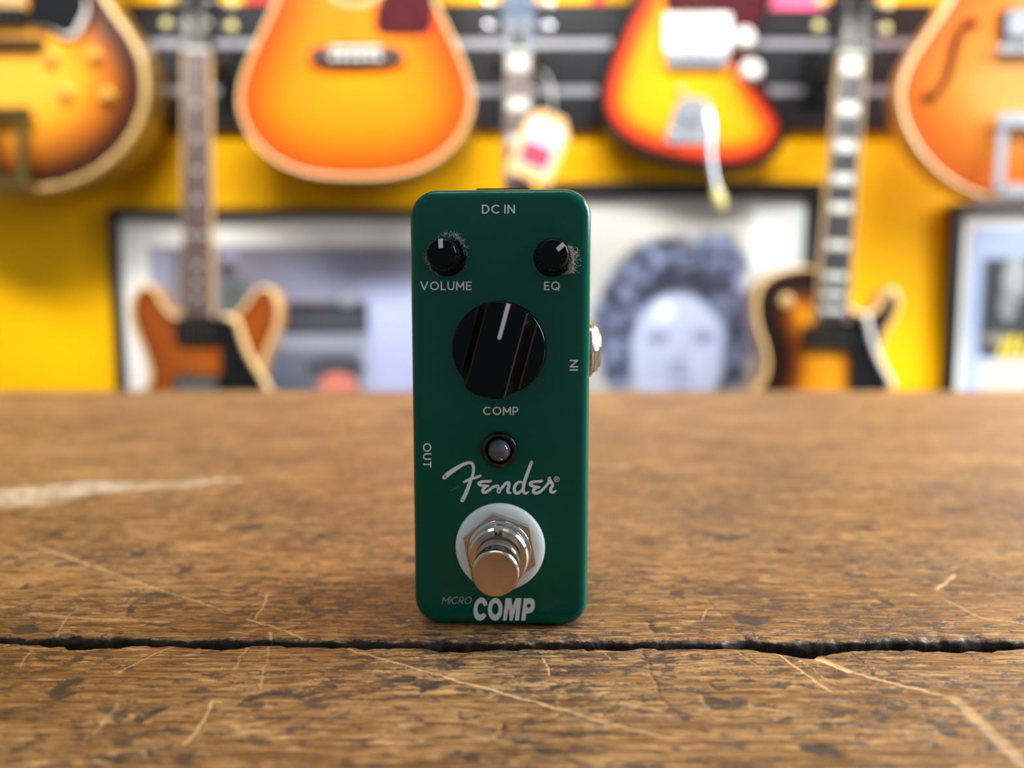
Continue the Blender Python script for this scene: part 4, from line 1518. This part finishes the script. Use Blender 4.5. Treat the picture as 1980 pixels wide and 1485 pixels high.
for px in (1918, 2022):
    x, z = gG.L(px, 106)
    MB().lathe((x, gG.yat(x, z), z), [(.007, 0), (.007, -.003), (.0035, -.0035), (.0035, -.012)], 16).build('bridge_post', M['chrome'], bg)
mb = MB()
for x in (1920, 2020):
    (xa, za), (xb, zb2) = gG.L(x, 246), gG.L(x, 374)
    mb.box(xa - .008, xa + .008, -gG.arch - .011, -gG.arch - .008, zb2, za)
(xa, za), (xb, zb2) = gG.L(1912, 362), gG.L(2028, 384)
mb.box(xa, xb, -.025, -.001, zb2, za, bev=.004)
tp2 = mb.build('tailpiece', M['chrome'], gG.root)
gG.block('tailpiece_bar', 1970, 240, 122, 24, .008, .017, M['chrome'], parent=tp2, bev=.004)
for px, py in ((1850, 92), (1834, 138), (2085, 120), (2110, 165)):
    pass
for px, py in ((2080, 150), (2108, 200), (2125, 120), (2150, 175)):
    gG.knob(px, py, 13, .014, M['gold_knob'])
gG.neck((1972, -600), (1971, -165), 46, 58, (1971, -290), fb=M['rosewood'], bind=M['cream'], bridge=(1970, 104), head_w=80)
gG.hanger('black hook above the cropped orange archtop guitar at the right edge')

# --- brown semi-hollow double cutaway, lower left
m_br = burst_mat('brown_semi_hollow_top', [(0.0, (110, 48, 8)), (.3, (140, 66, 10)), (1, (160, 82, 14))], .10, grain=.22)
outB = [(392, 1045), (300, 1036), (225, 1000), (180, 940), (170, 880), (190, 825), (235, 785), (272, 760), (288, 735), (284, 705), (270, 665), (256, 630), (252, 598), (260, 568), (280, 552), (300, 560), (316, 588), (334, 608), (358, 618), (392, 622), (426, 618), (450, 610), (470, 592), (488, 566), (510, 554), (530, 566), (540, 598), (536, 632), (522, 668), (508, 705), (502, 735), (516, 760), (555, 785), (600, 825), (618, 880), (606, 940), (560, 1000), (485, 1036)]
gB = Guitar('electric_guitar', 'brown double-cutaway semi-hollow electric guitar with dot inlays, lower left behind the table', 1.085, outB, .045, m_br, mat('honey_rim', (206, 140, 70), .3, coat=.4, vary=.1), M['cream'], .006, arch=.007)
gB.pickup(388, 640, 80, 40, .011, M['black_plastic'], ring=M['black_plastic'], pole_mat=M['nickel'])
gB.pickup(388, 750, 80, 40, .011, M['nickel'], ring=M['black_plastic'])
gB.shape('pickguard', [(432, 618), (462, 622), (472, 650), (488, 690), (512, 730), (530, 765), (520, 790), (432, 790)], .006, .009, M['black_plastic'])
gpts = [gB.L(*p) for p in spline([(440, 612), (464, 622), (474, 650), (489, 688), (514, 730), (532, 768)], 6, closed=False)]
MB().tube([(x, -gB.arch - .0092, z) for x, z in gpts], .0055, 8).build('pickguard_edge', M['cream'], gB.root)
gB.block('bridge', 390, 812, 90, 14, .002, .014, M['nickel'], bev=.002)
gB.block('tailpiece', 390, 850, 100, 16, .002, .013, M['nickel'], bev=.004)
for px, py in ((500, 850), (520, 910), (545, 860), (560, 920)):
    gB.knob(px, py, 13, .014, M['gold_knob'])
gB.neck((385, 104), (388, 612), 47, 54, (388, 612), fb=mat('grey_brown_rosewood', (98, 76, 70), .4, vary=.2, scale=80), bind=M['cream'], inlay='dot', bridge=(390, 812), frets=20, head_h=170, head_w=78, button=M['button'])
gB.hanger('black hook holding the brown double-cutaway guitar by its head')

# --- dark sunburst single cutaway, lower right
m_lp = burst_mat('dark_tobacco_sunburst', [(0.0, (22, 12, 9)), (.36, (36, 17, 10)), (.54, (120, 56, 12)), (.72, (206, 128, 8)), (1, (226, 152, 8))], .105, grain=.06)
outF = [(1560, 1008), (1490, 1000), (1428, 965), (1395, 910), (1390, 850), (1415, 800), (1450, 765), (1474, 732), (1480, 700), (1474, 668), (1462, 632), (1458, 590), (1466, 556), (1490, 532), (1525, 520), (1562, 516), (1604, 525), (1632, 560), (1645, 592), (1668, 605), (1692, 598), (1706, 576), (1720, 557), (1735, 566), (1740, 590), (1730, 618), (1713, 648), (1705, 680), (1708, 712), (1722, 748), (1750, 800), (1762, 860), (1745, 925), (1695, 980), (1625, 1005)]
gF = Guitar('electric_guitar', 'dark sunburst single-cutaway electric guitar with block inlays, lower right behind the table', 1.10, outF, .052, m_lp, mat('tan_rim', (176, 124, 74), .3, coat=.4, vary=.1), M['cream_dark'], .007, arch=.008)
gF.pickup(1594, 652, 96, 40, .011, M['black_plastic'], ang=math.radians(-4.4))
gF.pickup(1584, 796, 96, 40, .011, M['black_plastic'], ang=math.radians(-4.4))
gF.shape('pickguard', [(1646, 618), (1668, 622), (1676, 660), (1690, 700), (1712, 740), (1700, 770), (1634, 770), (1640, 690)], .006, .009, M['black_plastic'])
gpts = [gF.L(*p) for p in spline([(1664, 606), (1670, 630), (1677, 660), (1692, 700), (1716, 744)], 6, closed=False)]
MB().tube([(x, -gF.arch - .0092, z) for x, z in gpts], .0045, 8).build('pickguard_edge', M['white_plastic'], gF.root)
sw = gF.knob(1518, 582, 13, .004, M['cream_dark'], name='switch_plate')
x, z = gF.L(1518, 582)
MB().lathe((x, gF.yat(x, z) - .004, z), [(.0035, .001), (.0022, -.004), (.0034, -.016), (.002, -.018)], 14).build('switch_lever', M['cream'], sw)
gF.block('bridge', 1580, 840, 90, 14, .002, .014, M['nickel'], ang=math.radians(-4.4), bev=.002)
gF.block('tailpiece', 1577, 880, 100, 16, .002, .013, M['nickel'], ang=math.radians(-4.4), bev=.004)
for px, py in ((1668, 830), (1695, 890), (1640, 890), (1668, 945)):
    gF.knob(px, py, 13, .014, M['gold_knob'])
gF.neck((1642, 112), (1602, 622), 48, 60, (1608, 530), fb=M['ebony'], bind=M['cream'], inlay='block', bridge=(1581, 842), head_h=180, head_w=84, button=M['button'])
gF.hanger('black hook holding the dark single-cutaway guitar by its head')

# --- black solid body mostly hidden behind the pedal
m_bk = burst_mat('black_lacquer_top', [(0.0, (16, 16, 18)), (1, (24, 24, 27))], .1, grain=.05)
outD = [(1002, 1000), (930, 992), (875, 955), (858, 900), (868, 840), (895, 790), (908, 740), (895, 690), (872, 650), (868, 610), (885, 578), (925, 560), (985, 556), (1018, 560), (1035, 590), (1052, 604), (1072, 598), (1084, 576), (1100, 572), (1110, 600), (1106, 640), (1088, 690), (1082, 740), (1098, 790), (1126, 840), (1136, 900), (1120, 955), (1072, 992)]
gD = Guitar('electric_guitar', 'guitar with chrome tuners whose neck rises behind the pedal and carries a paper tag', 1.12, outD, .045, m_bk, mat('black_side_lacquer', (20, 20, 22), .25, coat=.5), M['cream'], .006, arch=.005)
gD.pickup(1000, 660, 80, 40, .011, M['chrome'], ring=M['black_plastic'])
gD.pickup(1000, 750, 80, 40, .011, M['chrome'], ring=M['black_plastic'])
gD.block('bridge', 1001, 812, 90, 14, .002, .014, M['chrome'], bev=.002)
gD.block('tailpiece', 1001, 850, 100, 16, .002, .013, M['chrome'], bev=.004)
for px, py in ((1070, 840), (1095, 890), (1050, 890), (1075, 945)):
    gD.knob(px, py, 12, .014, M['gold_knob'])
gD.neck((1002, 106), (1001, 635), 50, 60, (1001, 562), fb=mat('grey_rosewood', (112, 94, 88), .4, vary=.2, scale=80), shaft=M['mahogany'], bind=None, bridge=(1001, 812), head_h=170, head_w=70, button=M['chrome'], head_mat=mat('blue_grey_head', (120, 136, 158), .25, metal=.6, vary=.15, scale=40), post=M['chrome'], inlay='block')
gD.hanger('black hook holding the guitar behind the pedal by its head')

# --- paper tag hanging from that neck
TY = gD.Y - .035
tx_, tz_ = on_wall(1020, 345, TY)
tagr = thing('price_tag', 'tilted cream paper price tag with a red block on the neck behind the pedal', 'tag', (tx_, TY, tz_), (0, math.radians(22), 0))
sc = (TY - CAM.y) / F_PX
tw, th = 88 * sc, 128 * sc
tp3 = [(-tw / 2, 0), (tw / 2, 0), (tw / 2, th * .78), (tw * .28, th), (-tw * .28, th), (-tw / 2, th * .78)]
M['tag_cream'] = mat('manila_card', (226, 178, 112), .7, vary=.05)
M['tag_white'] = mat('white_sticker', (214, 206, 216), .6, vary=.02)
M['tag_red'] = mat('red_print', (196, 52, 78), .6, vary=.05)
M['tag_violet'] = mat('violet_ink', (176, 150, 214), .6, vary=.05)
card = MB().prism(tp3, 0, .0012).build('card', M['tag_cream'], tagr)
stk = MB().box(-tw * .36, tw * .36, -.0003, 0, th * .16, th * .84).build('sticker', M['tag_white'], tagr)
MB().box(-tw * .34, tw * .30, -.0006, -.0003, th * .19, th * .52).build('red_block', M['tag_red'], stk)
for z0, w_ in ((.58, .5), (.65, .34), (.72, .44)):
    MB().box(-tw * w_ / 2, tw * w_ / 2, -.0005, -.0003, th * z0, th * (z0 + .035)).build('ink_line', M['tag_violet'], stk)
MB().lathe((0, -.0004, th * .92), [(.006, .0018), (.006, -.0002), (.0035, -.0002), (.0035, .0018)], 20, caps=(False, False)).build('eyelet', M['nickel'], tagr)
MB().tube([(0, -.001, th * .93), (-.006, -.002, th * 1.12), (-.02, .004, th * 1.35), (-.034, .012, th * 1.5), (-.05, .030, th * 1.58)], .0009, 6).build('string_loop', M['white_plastic'], tagr)


# ------------------------------------------------------------------ framed pictures
def glass_mat():
    m = bpy.data.materials.new('picture_glass')
    m.use_nodes = True
    nt = m.node_tree
    nt.nodes.clear()
    out = nt.nodes.new('ShaderNodeOutputMaterial')
    tr = nt.nodes.new('ShaderNodeBsdfTransparent')
    gl = nt.nodes.new('ShaderNodeBsdfGlossy')
    gl.inputs['Roughness'].default_value = 0.03
    fr = nt.nodes.new('ShaderNodeFresnel')
    fr.inputs['IOR'].default_value = 1.5
    mx = nt.nodes.new('ShaderNodeMixShader')
    ge = nt.nodes.new('ShaderNodeNewGeometry')
    nt.links.new(fmath(nt, 'MULTIPLY', fr.outputs[0], fmath(nt, 'SUBTRACT', 1.0, ge.outputs['Backfacing'])), mx.inputs[0])
    nt.links.new(tr.outputs[0], mx.inputs[1])
    nt.links.new(gl.outputs[0], mx.inputs[2])
    nt.links.new(mx.outputs[0], out.inputs[0])
    return m


M['glass'] = glass_mat()
M['frame_black'] = mat('black_frame', (16, 15, 15), .35, vary=.1)
M['mat_white'] = mat('white_mount', (236, 234, 228), .7, vary=.02)


def print_mat(name, build):
    m, nt, b = new_mat(name)
    tc = nt.nodes.new('ShaderNodeTexCoord')
    sx = nt.nodes.new('ShaderNodeSeparateXYZ')
    nt.links.new(tc.outputs['Object'], sx.inputs[0])
    cb = nt.nodes.new('ShaderNodeCombineXYZ')
    nt.links.new(sx.outputs['X'], cb.inputs['X'])
    nt.links.new(sx.outputs['Z'], cb.inputs['Y'])
    nt.links.new(build(nt, cb.outputs[0]), b.inputs['Base Color'])
    b.inputs['Roughness'].default_value = 0.55
    b.inputs['Specular IOR Level'].default_value = 0.2
    return m


def picture(name, label, x0, y0, x1, y1, rail, mount, pmat, tilt=0.0):
    """black frame; x0..y1 outer box in image points on the wall plane, mount: margin in px (left, top, right, bottom)"""
    Yp = WALL_Y - .022
    xa, za = on_wall(x0, y0, Yp)
    xb, _ = on_wall(x1, y0, Yp)
    zb_ = za - (y1 - y0) / F_PX * (Yp - CAM.y)
    sc_ = (Yp - CAM.y) / F_PX
    cx = (xa + xb) / 2
    r_ = thing(name, label, 'picture', (cx, WALL_Y - .001, zb_))
    w, h, t = (xb - xa) / 2, za - zb_, rail * sc_
    fy0, fy1 = -.022, -.0004
    MB().box(-w, -w + t, fy0, fy1, 0, h).build('frame_rail', M['frame_black'], r_)
    MB().box(w - t, w, fy0, fy1, 0, h).build('frame_rail', M['frame_black'], r_)
    MB().box(-w + t, w - t, fy0, fy1, h - t, h).build('frame_rail', M['frame_black'], r_)
    MB().box(-w + t, w - t, fy0, fy1, 0, t).build('frame_rail', M['frame_black'], r_)
    a, b_, c, d = [q * sc_ for q in mount]
    if a > 0:
        MB().box(-w + t, w - t, -.008, -.005, t, h - t).build('mount', M['mat_white'], r_)
        yq = -.0095
    else:
        yq = -.008
    MB().box(-w + t + a, w - t - c, yq, yq + .0015, t + d, h - t - b_).build('print', pmat((cx, WALL_Y - .001, zb_)), r_)
    MB().box(-w + t, w - t, -.014, -.012, t, h - t).build('glass_pane', M['glass'], r_)
    return r_


def PL(loc, px, py):
    x, z = on_wall(px, py, WALL_Y - .0095)
    return (x - loc[0], z - loc[2])


def PR(loc, rx, ry):
    s_ = (WALL_Y - .0095 - CAM.y) / F_PX
    return (rx * s_, ry * s_)


def soft(nt, P, loc, px, py, rx, ry, lo=1.1, hi=.8):
    return ell_mask(nt, P, PL(loc, px, py), PR(loc, rx, ry), lo, hi)


def rect(nt, P, loc, x0, y0, x1, y1, s_=4):
    """soft rectangle mask"""
    sx = nt.nodes.new('ShaderNodeSeparateXYZ')
    nt.links.new(P, sx.inputs[0])
    (xa, za), (xb, zb_) = PL(loc, x0, y0), PL(loc, x1, y1)
    e_ = PR(loc, s_, 0)[0]
    m_ = fmath(nt, 'MULTIPLY', sstep(nt, sx.outputs[0], xa - e_, xa + e_), sstep(nt, sx.outputs[0], xb + e_, xb - e_))
    m2 = fmath(nt, 'MULTIPLY', sstep(nt, sx.outputs[1], zb_ - e_, zb_ + e_), sstep(nt, sx.outputs[1], za + e_, za - e_))
    return fmath(nt, 'MULTIPLY', m_, m2)


def portrait(loc):
    def build(nt, P):
        nz = noise(nt, P, 22, 5, .65)
        Pw = vmath(nt, 'ADD', P, vmath(nt, 'MULTIPLY', vmath(nt, 'SUBTRACT', nz.outputs['Color'], (.5, .5, .5)).outputs[0], (.07, .07, 0)).outputs[0]).outputs[0]
        col = mixc(nt, noise(nt, P, 5, 2).outputs['Fac'], (178, 172, 160), (206, 208, 204))
        col = mixc(nt, rect(nt, P, loc, 1455, 380, 1570, 520, 14), col, (232, 240, 240))  # whitish glare of the glass, painted into the print's upper right
        hair = vmax(nt, [soft(nt, Pw, loc, 1300, 560, 125, 105), soft(nt, Pw, loc, 1200, 640, 55, 130), soft(nt, Pw, loc, 1400, 640, 58, 130), soft(nt, Pw, loc, 1385, 510, 60, 60)])
        hc = mixc(nt, sstep(nt, noise(nt, P, 30, 5, .7).outputs['Fac'], .4, .65), (44, 46, 62), (128, 138, 172))
        col = mixc(nt, hair, col, hc)
        col = mixc(nt, fmath(nt, 'MULTIPLY', soft(nt, Pw, loc, 1330, 555, 90, 32), .85), col, (46, 47, 60))
        face = soft(nt, P, loc, 1310, 685, 92, 118, 1.08, .9)
        fc = mixc(nt, noise(nt, P, 14, 3).outputs['Fac'], (160, 174, 210), (198, 208, 232))
        col = mixc(nt, face, col, fc)
        for px, py, rx, ry, op in ((1272, 655, 30, 13, .6), (1360, 655, 30, 13, .6), (1276, 640, 34, 8, .35), (1358, 640, 34, 8, .35), (1312, 703, 20, 10, .5), (1314, 722, 34, 8, .6), (1316, 748, 30, 12, .4), (1405, 690, 14, 50, .4), (1215, 690, 12, 60, .4), (1318, 680, 10, 30, .15)):
            col = mixc(nt, fmath(nt, 'MULTIPLY', soft(nt, P, loc, px, py, rx, ry, 1.1, .4), op), col, (70, 78, 110))
        col = mixc(nt, fmath(nt, 'MULTIPLY', soft(nt, P, loc, 1285, 600, 26, 30, 1.1, .2), .7), col, (240, 246, 252))
        col = mixc(nt, rect(nt, P, loc, 1080, 850, 1560, 1300, 20), col, (60, 62, 74))
        return col
    return print_mat('portrait_print', build)


def studio(loc):
    def build(nt, P):
        col = mixc(nt, noise(nt, P, 9, 4).outputs['Fac'], (116, 112, 122), (142, 140, 154))
        col = mixc(nt, rect(nt, P, loc, 290, 480, 335, 760, 6), col, (152, 152, 172))
        col = mixc(nt, rect(nt, P, loc, 338, 480, 372, 760, 4), col, (104, 100, 108))
        col = mixc(nt, fmath(nt, 'MULTIPLY', soft(nt, P, loc, 640, 540, 200, 60, 1.2, .3), .6), col, (138, 142, 168))
        col = mixc(nt, rect(nt, P, loc, 700, 555, 960, 800, 40), col, (176, 186, 222))
        col = mixc(nt, rect(nt, P, loc, 545, 585, 712, 645, 3), col, (44, 46, 54))
        col = mixc(nt, rect(nt, P, loc, 560, 608, 705, 632, 2), col, (68, 72, 82))
        col = mixc(nt, rect(nt, P, loc, 540, 648, 712, 676, 3), col, (140, 148, 164))
        col = mixc(nt, rect(nt, P, loc, 520, 680, 700, 800, 5), col, (98, 106, 122))
        col = mixc(nt, soft(nt, P, loc, 648, 712, 62, 22), col, (66, 72, 80))
        col = mixc(nt, soft(nt, P, loc, 654, 750, 40, 32), col, (214, 128, 112))
        col = mixc(nt, soft(nt, P, loc, 446, 495, 18, 16), col, (150, 146, 172))
        col = mixc(nt, soft(nt, P, loc, 440, 522, 18, 14), col, (64, 58, 62))
        col = mixc(nt, soft(nt, P, loc, 672, 578, 16, 14), col, (150, 152, 160))
        col = mixc(nt, rect(nt, P, loc, 425, 540, 480, 620, 10), col, (92, 98, 96))
        return col
    return print_mat('studio_print', build)


def gig(loc):
    def build(nt, P):
        col = mixc(nt, noise(nt, P, 5, 2).outputs['Fac'], (156, 176, 212), (186, 200, 224))
        col = mixc(nt, rect(nt, P, loc, 1902, 500, 2110, 690, 5), col, (58, 58, 60))
        col = mixc(nt, soft(nt, P, loc, 1962, 540, 24, 46), col, (176, 178, 176))
        col = mixc(nt, soft(nt, P, loc, 1950, 590, 18, 34), col, (150, 152, 150))
        col = mixc(nt, soft(nt, P, loc, 2040, 560, 40, 60), col, (110, 112, 114))
        col = mixc(nt, rect(nt, P, loc, 1895, 702, 2120, 800, 8), col, (206, 200, 188))
        col = mixc(nt, soft(nt, P, loc, 1930, 655, 30, 12), col, (146, 140, 122))
        return col
    return print_mat('event_print', build)


picture('framed_picture', 'black framed picture of grey room with white mount behind the brown guitar', 206, 402, 985, 1010, 17, (54, 54, 54, 54), studio)
picture('framed_picture', 'black framed black-and-white portrait print of a person with big curly hair', 1043, 352, 1592, 1120, 26, (0, 0, 0, 0), portrait)
pg = picture('framed_picture', 'black framed poster with yellow letters cropped by the right picture edge', 1847, 392, 2180, 900, 20, (24, 24, 24, 24), gig)
M['yellow_print'] = mat('yellow_poster_ink', (232, 206, 40), .6, vary=.05)
pr = [c for c in pg.children if c.name.startswith('print')][0]
for k_, (x0, hgt, dx) in enumerate(((1924, 44, 16), (1944, 50, 12), (1962, 46, 12), (1982, 50, 14), (2004, 48, 12), (2026, 50, 12))):
    q = [PL(pg.location, *p) for p in ((x0, 698), (x0 + 11, 698), (x0 + 11 + dx, 698 - hgt), (x0 + dx, 698 - hgt))]
    MB().prism(q, -.0101, -.0096).build('letter_stroke', M['yellow_print'], pr)

# --- coloured cards above the slat panel
for nm, lab, x0, y0, x1, y1, c in (('shelf_card', 'red card above the slat panel left of the orange acoustic guitar', 470, -70, 531, 7, (214, 48, 20)), ('shelf_card', 'pink card above the slat panel beside the offset sunburst guitar', 1478, -60, 1594, 18, (250, 96, 140)), ('shelf_card', 'small red sticker above the slat panel left of the offset sunburst guitar', 1146, -30, 1168, 9, (222, 40, 30))):
    xa, za = on_wall(x0, y0, WALL_Y - .02)
    xb, zb_ = on_wall(x1, y1, WALL_Y - .02)
    r_ = thing(nm, lab, 'card', ((xa + xb) / 2, WALL_Y - .0185, zb_))
    w, h = (xb - xa) / 2, za - zb_
    MB().box(-w, w, -.0014, 0, 0, h, bev=.002).build('card_face', mat('card_colour', c, .6, vary=.04), r_)
    MB().box(-w * .5, w * .5, .0001, .0179, h * .4, h * .8).build('card_clip', M['white_plastic'], r_)
